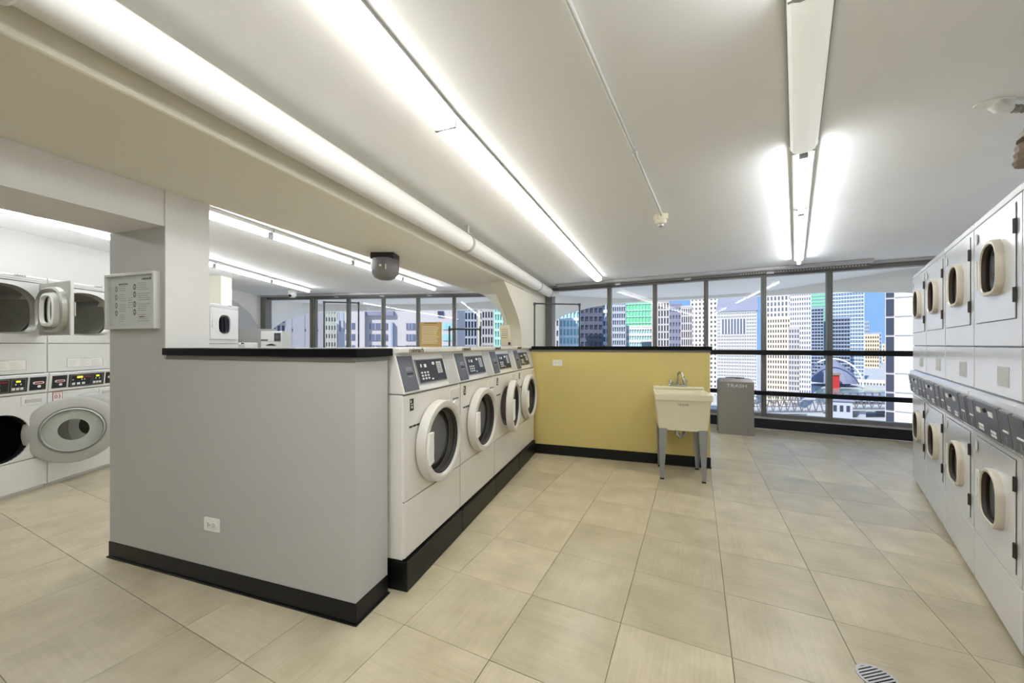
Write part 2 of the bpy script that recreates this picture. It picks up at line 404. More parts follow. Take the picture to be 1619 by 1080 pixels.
# ---------------------------------------------------------------- window bays
def bay(name, fy, slope, xs, x_l, x_r, zg0, skip_low=False):
    """fy(X): inner line; xs: mullion positions; all pieces are parts of the window"""
    ang = math.atan(-slope); L = math.hypot(1, slope)
    root = empty(name, (0, fy(0), 0), ang); root['kind'] = 'structure'
    U = lambda X: X*L                      # local coordinate along the bay
    n = MB
    n().box(U(x_l), U(x_r), 0, .10, 0, .155).build('curb', 'curb_navy', root, bevel=.006)
    n().box(U(x_l), U(x_r), -.006, .20, .155, .172).build('sill', 'aluminium', root)
    n().box(U(x_l), U(x_r), .09, .18, .172, .225).build('bottom_rail', 'mullion', root)
    n().box(U(x_l), U(x_r), .06, .18, 2.40, 2.46).build('head_rail', 'mullion', root)
    n().box(U(x_l), U(x_r), .0, .18, 2.46, 2.50).build('head_trim', 'aluminium', root)
    ed = [x_l]+xs+[x_r]
    for X in xs:
        q = n().box(U(X)-.034, U(X)+.034, .09, .19, .172, 2.42)
        q.box(U(X)-.012, U(X)+.012, .075, .09, .172, 2.42)
        q.build('mullion', 'mullion', root, bevel=.003)
    for a, c in zip(ed[:-1], ed[1:]):
        n().box(U(a)+.03, U(c)-.03, .135, .141, .2, 2.41).build('pane', 'glass', root)
    for z0, z1, nm in ((1.155, 1.232, 'guard_rail'), (.520, .588, 'guard_rail')):
        n().box(U(x_l), U(x_r), .015, .072, z0, z1).build(nm, 'rail_black', root, bevel=.006)
    return root, U
mx = []
for px in (958,): 
    u = (px-809.5)/600; mx.append(8.236*u/(1+.541*u))
xs = [mx[0]+.722*k for k in range(5)]
w1, U1 = bay('window_1', RB, .541, xs, .72, 6.0, .2)
lxs = []
for px in (497, 550, 605, 660, 717):
    u = (px-809.5)/600; lxs.append(8.53*u/(1+.123*u))
w2, U2 = bay('window_2', LB, .123, lxs, -6.06, -.05, .2)
# left edge frame of each bay
MB().box(U1(.66), U1(.80), .02, .2, 0, 2.42).build('frame_post', 'mullion', w1, bevel=.004)
MB().box(U2(-6.06), U2(-5.93), .0, .2, 0, 2.46).build('frame_post', 'mullion', w2, bevel=.004)
MB().box(U2(lxs[0])-.11, U2(lxs[0])-.05, .09, .19, .172, 2.42).build('mullion', 'mullion', w2, bevel=.003)
# slotted ceiling track along each bay
def track(bayroot, u0, u1, label, slots):
    t = empty('ceiling_track', bayroot.location, bayroot.rotation_euler[2])
    MB().box(u0, u1, -.20, -.06, 2.455, 2.499).build('channel', 'aluminium', t, bevel=.004)
    MB().box(u0, u1, -.06, -.035, 2.425, 2.499).build('dark_rail', 'mullion', t)
    q = MB(); x = u0+slots
    while x < u1-.05: q.box(x, x+.012, -.064, -.031, 2.432, 2.446); x += .035
    q.build('slot_strip', 'print_light', t, kind='stuff')
    for x in [u0+k*(u1-u0)/4 for k in (1, 2, 3)]:
        MB().box(x-.05, x+.05, -.07, -.02, 2.415, 2.45).build('clip', 'aluminium', t, bevel=.004)
    return tag(t, label, 'ceiling track')
track(w1, U1(.95), U1(5.05), 'grey slotted track under the ceiling along the right-hand windows', 3.1)
track(w2, U2(-5.2), U2(-.75), 'grey track under the ceiling along the left-hand windows', 99)

# outside: balcony soffit and arched concrete edge of the two bays
def edge(name, pts, inner, label_mat='concrete_white'):
    # pts: (X, D, z_bottom)
    mb = MB(); n = len(pts)
    for k in range(n-1):
        a, c = pts[k], pts[k+1]
        d = Vector((c[0]-a[0], c[1]-a[1])).normalized()
        def nrm(i):
            p0, p1 = pts[max(i-1, 0)], pts[min(i+1, n-1)]; dd = Vector((p1[0]-p0[0], p1[1]-p0[1])).normalized(); return Vector((-dd.y, dd.x))*.28
        na, nc = nrm(k), nrm(k+1)
        mb.hexa([(a[0], a[1], a[2]), (c[0], c[1], c[2]), (c[0]+nc.x, c[1]+nc.y, c[2]), (a[0]+na.x, a[1]+na.y, a[2])],
                [(a[0], a[1], 2.7), (c[0], c[1], 2.7), (c[0]+nc.x, c[1]+nc.y, 2.7), (a[0]+na.x, a[1]+na.y, 2.7)])
    mb.build(name, label_mat, kind='structure')
    MB().prism([(p[0], p[1]+.02) for p in pts]+inner, 2.5, 2.7, 'z').build('balcony_soffit', label_mat, kind='structure')
def smooth_pts(pts, m=4):
    out = []
    for k in range(len(pts)-1):
        p0 = pts[max(k-1, 0)]; p1 = pts[k]; p2 = pts[k+1]; p3 = pts[min(k+2, len(pts)-1)]
        for t in [i/m for i in range(m)]:
            out.append(tuple(.5*((2*p1[d])+(-p0[d]+p2[d])*t+(2*p0[d]-5*p1[d]+4*p2[d]-p3[d])*t*t+(-p0[d]+3*p1[d]-3*p2[d]+p3[d])*t**3) for d in range(3)))
    return out+[pts[-1]]
R_E = [(.86, 8.1, .3), (.90, 8.4, 1.3), (.98, 8.8, 1.80), (1.25, 9.15, 2.02), (1.6, 9.4, 2.14), (2.3, 9.62, 2.32), (3.1, 9.7, 2.41), (4.3, 9.35, 2.44), (5.0, 8.95, 2.435), (5.54, 8.5, 2.42), (5.85, 7.7, 2.35), (5.98, 7.0, 2.29), (6.1, 6.4, 2.2), (6.2, 5.9, 2.12), (6.35, 5.3, 1.9), (6.5, 4.8, 1.3)]
edge('balcony_edge', smooth_pts(R_E), [(6.5, 4.6), (6.0, RB(6.0)), (.7, RB(.7))])
L_E = [(-6.10, 9.2, .4), (-6.12, 9.3, 1.35), (-6.06, 9.6, 1.70), (-6.05, 10.25, 2.0), (-5.85, 10.8, 2.19), (-5.45, 11.05, 2.28), (-3.78, 11.2, 2.325), (-1.6, 10.9, 2.325), (-.55, 10.3, 2.28), (-.1, 9.5, 2.1), (.05, 8.7, 1.4)]
edge('balcony_edge', smooth_pts(L_E), [(.0, LB(0)), (-6.06, LB(-6.06))])

# ---------------------------------------------------------------- the pipe by the beam
pr = empty('ceiling_pipe', PW(-1.6, 0, 2.33), -A18)
MB().tube([(0, -2, 0), (0, 7.30, 0)], .084, 32).build('pipe_run', 'pipe_paint', pr, smooth=True)
for s in (3.46, 6.35, 7.22):
    MB().tube([(0, s-.022, 0), (0, s+.022, 0)], .089, 32).build('band', 'pipe_band', pr, smooth=True)
MB().tube([(0, -.6, 0), (0, .56, 0)], .098, 32).build('coupling', 'pipe_paint', pr, smooth=True, bevel=.01)
MB().tube([(0, 7.25, 0), (0, 7.42, 0), (.03, 7.5, .01), (.12, 7.56, .02)], [.06, .06, .055, .05], 20).build('end_elbow', 'pipe_paint', pr, smooth=True)
q = MB().tube([(.02, 3.46, .085), (.02, 3.46, .17)], .008, 8); q.box(-.03, .05, 3.445, 3.475, .084, .094); q.box(-.03, .03, 3.44, 3.48, .164, .17)
q.build('hanger', 'pipe_paint', pr)
tag(pr, 'thick white painted pipe running under the ceiling beside the cream beam', 'pipe')

# ---------------------------------------------------------------- fluorescent lights
def light_unit(a, bpt, kind, lensmat='lens_lit', gap=.006):
    """one four foot strip from a to b (plan points)"""
    d = Vector((bpt[0]-a[0], bpt[1]-a[1])); L = d.length-gap; ang = math.atan2(d.y, d.x)
    r = empty('ceiling_light', ((a[0]+bpt[0])/2, (a[1]+bpt[1])/2, CEIL), ang)
    h = L/2
    if kind == 'wrap':
        MB().prism([(-.068, -.002), (-.070, -.017), (-.045, -.020), (.045, -.020), (.070, -.017), (.068, -.002)], -h, h, 'x').build('housing', 'fixture_side', r)
        prof = [(-.062, -.020), (-.063, -.046), (-.050, -.076), (-.027, -.09), (.027, -.09), (.050, -.076), (.063, -.046), (.062, -.020)]
        f = [.75, .93, 1, 1, .93, .75]; X = [-h+.012, -h+.03, -h+.07, h-.07, h-.03, h-.012]
        pf = lambda i0, i1: MB().loft([[(x, y, -.03+(z+.03)*k) for y, z in prof[i0:i1]] for x, k in zip(X, f)], False)
        pf(2, 6).build('lens', lensmat, r, smooth=True)
        sm = 'lens_dim' if lensmat == 'lens_dim' else 'lens_side'
        pf(0, 3).build('lens_side', sm, r, smooth=True); pf(5, 8).build('lens_side', sm, r, smooth=True)
        for s in (-1, 1):
            q = MB().tube([(s*(h-.012), 0, -.05), (s*(h+.004), 0, -.05)], .018, 12); q.box(s*h-.006, s*h+.006, -.06, .06, -.07, -.03)
            q.build('end_cap', 'aluminium', r)
    else:
        MB().prism([(-.060, -.002), (-.052, -.03), (-.026, -.045), (.026, -.045), (.052, -.03), (.060, -.002)], -h, h, 'x').build('housing', 'fixture_white', r)
        MB().tube([(-h+.03, 0, -.072), (h-.03, 0, -.072)], .015, 14).build('tube', 'tube_lit', r, smooth=True)
        for s in (-1, 1):
            MB().box(s*(h-.022)-.011, s*(h-.022)+.011, -.022, .022, -.092, -.044).build('lamp_holder', 'aluminium', r, bevel=.004)
    return r
def light_run(a, c, kinds, labels, group, lens=None):
    n = len(kinds); out = []
    for k, kd in enumerate(kinds):
        if not kd: continue
        p = (a[0]+(c[0]-a[0])*k/n, a[1]+(c[1]-a[1])*k/n); q = (a[0]+(c[0]-a[0])*(k+1)/n, a[1]+(c[1]-a[1])*(k+1)/n)
        o = light_unit(p, q, kd, (lens or {}).get(k, 'lens_lit')); tag(o, labels[k], 'ceiling light', group); out.append(o)
    return out
def ext(a, c, k):  # step back k units
    return (a[0]-(c[0]-a[0])*k, a[1]-(c[1]-a[1])*k)
light_run((-.752, .813), (-.345, 1.965), ['wrap'],
    ['largest ribbed wraparound ceiling light, brightly lit, nearest in the long middle row beside the pipe'], 'lights in the middle row')
light_run((-.345, 1.965), (1.50, 6.60), ['wrap']*4,
    ['second wraparound ceiling light in the long middle row, just past the bare end socket',
     'third wraparound ceiling light in the middle row, level with the pipe hanger',
     'fourth small wraparound ceiling light in the middle row, second from the windows',
     'last wraparound ceiling light of the middle row, ending in front of the windows'], 'lights in the middle row',
    {0: 'lens_warm', 1: 'lens_warm', 2: 'lens_warm', 3: 'lens_warm'})
light_run((.945, 1.20), (3.93, 5.20), ['wrap', 'tube', 'tube', 'tube'],
    ['dim white wraparound ceiling light, nearest in the right-hand row',
     'bare fluorescent tube light joined to the end of the dim white wraparound light',
     'middle one of the three bare tube lights in the right-hand row',
     'bare tube light of the right-hand row ending at the window track'], 'lights in the right row', {0: 'lens_dim'})
la, lc = (-2.80, 2.62), (-1.56, 7.72)
light_run(la, lc, ['tube']*4,
    ['bare tube light beside the beam, nearest, cut off by the white pier',
     'bare tube light beside the beam, second from the white pier',
     'bare tube light beside the beam, partly behind the grey round lamp',
     'bare tube light beside the beam ending at the left-hand windows'], 'tube lights beside the beam')
light_run((-4.18, 1.45), (-4.26, 7.98), ['tube']*5,
    ['bare tube light over the left machines, nearest, at the left frame edge',
     'bare tube light over the left machines seen through the doorway',
     'bare tube light over the left machines seen right of the white pier, first',
     'bare tube light over the left machines, second from the left-hand windows',
     'bare tube light over the left machines ending above the small camera'], 'tube lights over the left machines')
# unseen lamps added behind the camera to brighten the beam and foreground
light_run((-1.55, -1.50), (-.752, .813), ['wrap', 'wrap'], ['wraparound ceiling light of the middle row behind the viewpoint, farther back', 'wraparound ceiling light of the middle row just behind the viewpoint'], 'lights behind the viewpoint')
light_run((-.80, -1.10), (.945, 1.20), ['tube', 'tube'], ['bare tube ceiling light of the right-hand row behind the viewpoint', 'bare tube ceiling light of the right-hand row above the viewpoint'], 'lights behind the viewpoint')

# ---------------------------------------------------------------- front loading washers of the island
def washer(first=True, ajar=0.0):
    r = empty('washing_machine'); w = .338; d = .40
    MB().box(-w, w, -d-.018, d, .0, .160).build('pedestal', 'black_rubber', r, bevel=.004)
    MB().box(-w, w, -d+.012, d, .164, 1.046).build('cabinet', 'enamel', r, bevel=.004)
    MB().box(-w+.006, w-.006, -d+.010, -d+.013, .17, 1.05).build('inner_frame', 'lamp_grey', r)  # grey sheet added behind the panels to paint shade into their seams
    n = 48; cz = .735; cx = .0
    MB().ring(rect_like(-w+.003, w-.003, .476, 1.040, cx, cz, n), superell(cx, cz, .185, .185, n), -d, -d+.016).build('front_panel', 'enamel', r, smooth=True)
    MB().box(-w+.003, w-.003, -d, -d+.016, .172, .468).build('lower_panel', 'enamel', r, bevel=.003)
    # drum
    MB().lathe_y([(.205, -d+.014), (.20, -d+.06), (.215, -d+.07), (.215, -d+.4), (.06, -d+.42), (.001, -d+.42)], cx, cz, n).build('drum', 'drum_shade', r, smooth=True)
    MB().lathe_y([(.188, -d+.0), (.178, -d+.02), (.183, -d+.05), (.2, -d+.06)], cx, cz, n).build('gasket', 'gasket', r, smooth=True)
    # sloped control housing
    hs = MB().prism([(-d, 1.050), (-d+.062, 1.266), (-d+.03, 1.272), (-d+.03, 1.298), (d, 1.298), (d, 1.050)], -w, w, 'x').build('control_housing', 'enamel', r, bevel=.004)
    sl = empty('_tmp'); ang = math.atan2(.062, .216)
    R = Matrix.Translation((0, -d, 1.05)) @ Matrix.Rotation(-ang, 4, 'X')
    def on_slope(mb, name, m, parent, bevel=0, t=0):
        mb.v = [tuple(R @ Vector(v)) for v in mb.v]; return mb.build(name, m, parent, bevel=bevel)
    on_slope(MB().box(-.325, -.185, -.004, .002, .012, .212), 'coin_panel', 'slate_panel', r, .001)
    cp = [c for c in r.children if c.name.startswith('coin_panel')][0]
    on_slope(MB().box(-.272, -.212, -.0052, -.003, .104, .112), 'coin_slot', 'black_shadow', cp)
    q = MB()
    for k in range(4): q.box(-.275, -.215, -.0047, -.003, .126+k*.006, .1275+k*.006)
    q.box(-.265, -.225, -.0047, -.003, .092, .0935)
    on_slope(q, 'print', 'label_grey', cp)
    q = MB().box(-.170, .165, -.006, .002, .040, .186); 
    dp = on_slope(q, 'display_bezel', 'bezel', r, .001)
    on_slope(MB().box(-.162, .157, -.0075, -.005, .046, .180), 'display_face', 'black_panel', dp)
    q = MB()
    for a in range(3):
        for c in range(3): q.prism(superell(-.125+a*.033, .068+c*.018, .011, .006, 10), -.0085, -.0070)
    q.prism(superell(-.018, .060, .012, .005, 10), -.0085, -.0070)
    q.box(-.125, -.112, -.0085, -.0070, .137, .156); q.box(-.085, -.060, -.0085, -.0070, .135, .155)
    on_slope(q, 'button', 'print_light', dp).__setitem__('kind', 'stuff')
    on_slope(MB().box(.062, .122, -.0085, -.0070, .090, .165), 'price_card', 'label_grey', dp)
    q = MB()
    for k in range(5): q.box(.068, .112, -.0092, -.0084, .1+k*.012, .103+k*.012)
    on_slope(q, 'print', 'print_dark', dp)
    on_slope(MB().prism(superell(.022, .155, .012, .01, 12), -.012, -.0070), 'knob', 'print_light', dp)
    q = on_slope(MB().box(.185, .325, -.0035, .002, .012, .212), 'instruction_label', 'label_grey', r)
    q2 = MB()
    for k in range(11): q2.box(.195, .195+random.uniform(.08, .12), -.0045, -.003, .03+k*.016, .0325+k*.016)
    on_slope(q2, 'print', 'ring_grey', q)
    bpy.data.objects.remove(sl)
    # detergent drawer
    dw = MB().box(.175, .325, -d-.006, -d+.006, .862, 1.022).build('detergent_drawer', 'enamel', r, bevel=.003)
    MB().prism([(.215, .905), (.295, .905), (.29, .935), (.255, .947), (.22, .935)], -d-.016, -d-.004, 'y').build('pull', 'print_light', dw, bevel=.002)
    MB().prism([(.212, .947), (.298, .947), (.295, .957), (.215, .957)], -d-.0085, -d-.004, 'y').build('recess', 'lamp_grey', dw)  # raised grey strip painting the shade of the drawer's hand recess
    # stickers
    st = MB().box(-.285, -.25, -d-.0015, -d+.001, .955, 1.02).build('sticker', 'print_dark', r)
    q = MB().box(-.277, -.258, -d-.0022, -d-.001, .987, .991); q.box(-.272, -.262, -d-.0022, -d-.001, .967, .98); q.box(-.280, -.272, -d-.0022, -d-.001, .998, 1.012)
    q.build('print', 'print_light', st)
    q = MB()
    for a, c in ((-.29, -.262), (-.255, -.225), (-.218, -.19)): q.box(a, c, -d-.0015, -d+.001, .861, .872)
    q.build('print', 'print_dark', r)
    txt('coinmach', .040, 'hinge_dark', r, (-.17, -d+.029, 1.285), name='lettering', ext=.001)
    # door
    door = empty('door'); door.parent = r; door.location = (.235, -d-.004, cz)
    ox = -.235
    MB().lathe_y([(.200, .0), (.232, .0), (.243, -.008), (.243, -.050), (.237, -.062), (.210, -.066), (.202, -.062), (.196, -.050), (.188, -.012), (.19, .0), (.200, 0)], ox, 0, 56).build('door_ring', 'door_ring', door, smooth=True)
    MB().lathe_y([(.188, -.036), (.165, -.018), (.150, .03), (.14, .075), (.10, .11), (.001, .12)], ox, 0, 40).build('door_bowl', 'door_glass', door, smooth=True)
    MB().lathe_y([(.196, -.048), (.188, -.046), (.178, -.030), (.188, -.020)], ox, 0, 48).build('seal', 'gasket', door, smooth=True)
    pts = [(ox-.214, .085), (ox-.160, .085), (ox-.164, .055), (ox-.162, 0), (ox-.164, -.055), (ox-.160, -.085), (ox-.205, -.10), (ox-.220, -.05), (ox-.224, 0)]
    MB().prism(pts, -.078, -.058, 'y').build('handle', 'outlet_white', door, bevel=.004)
    door.rotation_euler = (0, 0, ajar)
    return r
rzW = math.radians(72)
W_LAB = ['white front-loading washing machine nearest the grey half wall',
         'second front-loading washing machine from the grey half wall, door closed',
         'front-loading washing machine with its round door standing ajar',
         'front-loading washing machine farthest along the row, touching the yellow wall']
wm = washer()
for k in range(4):
    o = wm if k == 0 else copy_tree(wm)
    p = PW(-1.17-.40, 1.742+.34+k*.681, 0)
    o.location = p; o.rotation_euler = (0, 0, rzW)
    tag(o, W_LAB[k], 'washing machine', 'washing machines in the island row')
    if k == 2:
        for c in o.children:
            if c.name.startswith('door') and not c.name.startswith('door_'): c.rotation_euler = (0, 0, math.radians(7.5))

# ---------------------------------------------------------------- stacked dryers on the right
def dryer_window(door, cx, cz, y, mring):
    n = 36; S = lambda a, b: superell(cx, cz, a*.97, b*.97, n, 2.5, 1.2)
    f = MB(); L3 = lambda pts, yy: [(p[0], yy, p[1]) for p in pts]
    f.loft([L3(S(.142, .136), y), L3(S(.142, .136), y-.020), L3(S(.137, .131), y-.027), L3(S(.126, .120), y-.027), L3(S(.122, .116), y-.022)])
    wf = f.build('window_frame', mring, door, smooth=True)
    MB().loft([L3(S(.122, .116), y-.022), L3(S(.119, .113), y+.02)]).build('inner_seal', 'seal_brown', wf, smooth=True)
    MB().prism(S(.121, .115), y-.008, y-.004).build('window_glass', 'door_glass', wf)
    return wf
def right_stack():
    WX = .03; r = empty('stacked_dryer'); w = .348; d = .40; F = -d
    MB().box(-w, w, F+.012, d, .028, 1.992).build('cabinet', 'stainless', r, bevel=.004)
    MB().box(-w+.01, w-.01, F+.03, d-.02, 0, .028).build('toe_kick', 'black_rubber', r)
    MB().box(-w+.004, w-.004, F+.010, F+.013, .030, 1.98).build('inner_frame', 'lamp_grey', r)  # grey sheet, paints the shade in the joints of the steel front
    P = lambda x0, x1, z0, z1, nm, m='stainless', t=.0, bv=.004: MB().box(x0, x1, F-t, F+.014, z0, z1).build(nm, m, r, bevel=bv)
    P(-w+.002, w-.002, 1.957, 1.990, 'top_panel')
    n = 36
    for nm, z0, z1, wz in (('upper_front_panel', 1.312, 1.951, 1.685), ('lower_front_panel', .30, .845, .585)):
        MB().ring(rect_like(-w+.002, w-.002, z0, z1, WX, wz, n), superell(WX, wz, .119, .113, n, 2.5, 1.2), F, F+.012).build(nm, 'stainless', r)
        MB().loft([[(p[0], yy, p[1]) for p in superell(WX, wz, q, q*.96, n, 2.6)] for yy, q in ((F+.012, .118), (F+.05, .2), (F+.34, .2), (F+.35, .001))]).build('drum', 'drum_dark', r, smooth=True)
    P(-w+.002, w-.002, 1.078, 1.304, 'middle_panel')
    P(-w+.002, w-.002, .030, .292, 'bottom_panel')
    # control strip: tilted, with a white moulding above
    MB().prism([(F-.002, .850), (F+.012, .850), (F+.012, 1.072), (F-.006, 1.070), (F-.022, 1.060), (F-.022, 1.040), (F-.002, .86)], -w+.001, w-.001, 'x').build('control_strip', 'stainless', r, bevel=.002)
    cs = [c for c in r.children if c.name.startswith('control_strip')][0]
    y0 = F-.024; an = math.atan2(.02, .18)
    R = Matrix.Translation((0, F-.003, .858)) @ Matrix.Rotation(an, 4, 'X')
    def sl(mb, nm, m, par, bv=0):
        mb.v = [tuple(R @ Vector(v)) for v in mb.v]; return mb.build(nm, m, par, bevel=bv)
    for x0, x1, nm in ((-.332, -.205, 'coin_box'), (.205, .332, 'coin_box')):
        q = sl(MB().box(x0, x1, -.010, 0, .010, .172), nm, 'bezel', cs, .002)
        q2 = sl(MB().box(x0+.008, x1-.008, -.012, -.008, .018, .164), 'coin_face', 'slate_panel', q)
        q3 = sl(MB().box(x0+.03, x1-.03, -.0145, -.010, .078, .086), 'coin_slot', 'print_light', q)
        q3 = sl(MB().box((x0+x1)/2-.006, (x0+x1)/2+.006, -.0145, -.010, .034, .062), 'return_slot', 'bezel', q)
    q = sl(MB().box(-.185, .185, -.010, 0, .006, .176), 'control_panel', 'bezel', cs, .002)
    sl(MB().box(-.177, .177, -.012, -.008, .013, .169), 'control_face', 'slate_panel', q)
    bt = MB()
    for bx in (-.14, .05):
        for a in range(3):
            for c in range(2): bt.box(bx+a*.026, bx+a*.026+.018, -.0145, -.010, .030+c*.018+(0 if bx < 0 else -.006), .042+c*.018+(0 if bx < 0 else -.006))
        bt.box(bx+.0, bx+.065, -.0145, -.010, .118, .142)
    sl(bt, 'button', 'print_light', q)['kind'] = 'stuff'
    sl(MB().prism(superell(0, .140, .016, .010, 12), -.018, -.010), 'lock', 'black_shadow', q)
    # doors
    for z0, z1, wz, nm in ((1.432, 1.925, 1.685, 'upper_door'), (.338, .822, .585, 'lower_door')):
        cx = -.005; x0, x1 = -.295, .287
        MB().ring(rect_like(x0-.003, x1+.003, z0-.003, z1+.003, WX, wz, n), rect_like(x0, x1, z0, z1, WX, wz, n), F-.001, F+.004).build('door_gap', 'gasket', r)
        MB().ring(rect_like(x0, x1, z0, z1, WX, wz, n), superell(WX, wz, .119, .113, n, 2.5, 1.2), F-.005, F-.001).build(nm, 'stainless', r, bevel=.002)
        dr = [c for c in r.children if c.name.startswith(nm)][0]
        dryer_window(dr, WX, wz, F-.004, 'stainless_frame')
        q = MB().box(-.240, -.226, F-.016, F-.008, wz-.075, wz+.07); q.box(-.226, -.205, F-.0105, F-.008, wz-.075, wz+.07)
        q.build('handle', 'enamel_cool', dr, bevel=.002)
        for hz in (z0+.10, z1-.10):
            q = MB().box(.278, .298, F-.008, F-.003, hz-.032, hz+.032); q.tube([(.288, F-.008, hz-.032), (.288, F-.008, hz+.032)], .004, 8)
            q.build('hinge', 'hinge_dark', dr)
        MB().prism(superell(-.255, z1-.045, .02, .03, 14), F-.0105, F-.0085).build('badge', 'label_grey', dr)
    st = MB().box(.04, .20, F-.0015, F+.0, 1.125, 1.215).build('sticker', 'label_grey', r)
    q = MB()
    for k in range(4): q.box(.05, .19, F-.0022, F-.001, 1.14+k*.018, 1.146+k*.018)
    q.build('print', 'ring_grey', st)
    return r
DR = math.atan2(-.7636, -.6457)
fr = lambda t: (3.897-.6457*t, 3.682-.7636*t)       # front line, from the far end towards the camera
rs = right_stack()
R_LAB = ['farthest glossy steel dryer stack on the right, next to the windows',
         'second glossy steel dryer stack from the windows, narrow gap beside it',
         'third glossy steel dryer stack from the windows, in the middle of the right row',
         'largest fully visible glossy steel dryer stack, fourth from the windows',
         'steel dryer stack cut off by the right edge of the picture']
NS = 5; PITCH = .706
for k in range(NS):
    o = rs if k == 0 else copy_tree(rs)
    tt = -.055+PITCH*(k+.5); f0 = fr(tt)
    o.location = (f0[0]+.7636*.40, f0[1]-.6457*.40, 0); o.rotation_euler = (0, 0, DR)
    tag(o, R_LAB[k], 'dryer', 'stacked dryers along the right wall')

# ---------------------------------------------------------------- washer and dryer stacks on the left
def left_stack(dryer_open, washer_open):
    r = empty('laundry_stack'); w = .328; d = .38; F = -d; n = 40
    MB().box(-w, w, F+.012, F+.02, .03, 1.0).build('cabinet', 'enamel_cool', r)
    q = bpy.data.objects[r.children[0].name]; bpy.data.objects.remove(q)
    b_ = MB(); b_.box(-w, -w+.01, F+.012, d, .03, 1.93); b_.box(w-.01, w, F+.012, d, .03, 1.93); b_.box(-w, w, d-.01, d, .03, 1.93); b_.box(-w, w, F+.012, d, 1.92, 1.932); b_.box(-w, w, F+.03, d, 0, .03)
    b_.build('cabinet', 'enamel_cool', r)
    wz = .515; dz = 1.625
    MB().ring(rect_like(-w+.002, w-.002, .30, .872, 0, wz, n), superell(0, wz, .205, .205, n), F, F+.014).build('washer_front_panel', 'enamel_cool', r)
    MB().box(-w+.002, w-.002, F, F+.014, .032, .294).build('lower_panel', 'enamel_cool', r, bevel=.003)
    MB().box(-w+.002, w-.002, F, F+.014, 1.062, 1.328).build('middle_panel', 'enamel_cool', r, bevel=.003)
    MB().ring(rect_like(-w+.002, w-.002, 1.334, 1.872, 0, dz, n), superell(0, dz, .258, .215, n, 2.3, 2.5), F, F+.014).build('dryer_front_panel', 'enamel_cool', r)
    q = MB().box(-w+.002, w-.002, F, F+.014, 1.878, 1.932); q.box(-w+.002, w-.002, F-.006, F+.002, 1.896, 1.902); q.box(-w+.002, w-.002, F-.006, F+.002, 1.912, 1.918)
    tp = q.build('top_vent', 'enamel_cool', r, bevel=.001)
    txt('coinmach', .022, 'print_dark', tp, (.12, F-.0075, 1.924))
    # washer drum
    MB().lathe_y([(.206, F+.005), (.20, F+.05), (.235, F+.09), (.235, F+.12)], 0, wz, n).build('gasket', 'gasket', r, smooth=True)
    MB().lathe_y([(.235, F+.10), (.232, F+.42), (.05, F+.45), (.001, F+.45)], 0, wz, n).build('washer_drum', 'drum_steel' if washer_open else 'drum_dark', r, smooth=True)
    # dryer drum
    L3 = lambda k, yy: [(p[0], yy, p[1]) for p in superell(0, dz, .258*k, .215*k, n, 2.3, 2.5)]
    MB().loft([L3(1, F+.002), L3(.97, F+.03), L3(.93, F+.05)]).build('dryer_throat', 'drum_steel', r, smooth=True)
    dd = MB().lathe_y([(.252, F+.05), (.25, F+.50), (.04, F+.54), (.001, F+.54)], 0, dz+.0, n).build('dryer_drum', 'drum_steel', r, smooth=True)
    for a in (30, 150, 270):
        c_, s_ = math.cos(math.radians(a)), math.sin(math.radians(a))
        MB().prism([(.25*c_-.03*s_, dz+.25*s_+.03*c_), (.20*c_, dz+.20*s_), (.25*c_+.03*s_, dz+.25*s_-.03*c_)], F+.06, F+.5).build('drum_vane', 'aluminium', dd)
    # control strip
    cs = MB().prism([(F, .878), (F+.014, .878), (F+.014, 1.056), (F-.012, 1.054), (F-.018, 1.045), (F-.004, .885)], -w+.001, w-.001, 'x').build('control_strip', 'enamel_cool', r, bevel=.002)
    R = Matrix.Translation((0, F-.004, .885)) @ Matrix.Rotation(math.atan2(.014, .16), 4, 'X')
    def sl(mb, nm, m, par, bv=0):
        mb.v = [tuple(R @ Vector(v)) for v in mb.v]; return mb.build(nm, m, par, bevel=bv)
    for x0, x1 in ((-.305, -.185), (.185, .305)):
        q = sl(MB().box(x0, x1, -.006, 0, .022, .140), 'coin_box', 'black_panel', cs, .001)
        q2 = sl(MB().prism(superell((x0+x1)/2, .088, .042, .012, 16, 4), -.009, -.005), 'coin_slot', 'print_light', q)
        sl(MB().box((x0+x1)/2-.03, (x0+x1)/2+.03, -.0105, -.008, .081, .094), 'print', 'print_red', q)
        sl(MB().prism(superell((x0+x1)/2+.006, .055, .014, .012, 12), -.010, -.005), 'coin_return', 'print_light', q)
    q = sl(MB().box(-.165, .165, -.006, 0, .018, .142), 'control_panel', 'black_panel', cs, .001)
    for x0, x1 in ((-.155, .035), (.05, .15)):
        sl(MB().box(x0, x1, -.008, -.005, .026, .134), 'control_face', 'bezel', q)
        sl(MB().box(x0+.004, x1-.004, -.009, -.006, .030, .130), 'control_face', 'black_panel', q)
    bt = MB()
    for x in (-.13, -.085, -.04, .066, .095, .124): bt.box(x-.012, x+.016 if x < 0 else x+.01, -.011, -.008, .038, .060)
    for x in (-.14, -.06, -.035, .075, .11): bt.box(x, x+.008, -.011, -.008, .082, .094)
    sl(bt, 'button', 'print_light', q)['kind'] = 'stuff'
    sl(MB().box(-.10, -.05, -.011, -.008, .104, .120), 'display', 'display_lit', q); sl(MB().box(.08, .11, -.011, -.008, .106, .120), 'display', 'display_lit', q)
    sl(MB().box(-.045, .02, -.011, -.008, .108, .116), 'print', 'print_red', q)
    # info sheet on middle panel
    sh = MB().box(-.17, .17, F-.0015, F+.001, 1.095, 1.185).build('information_sheet', 'outlet_white', r)
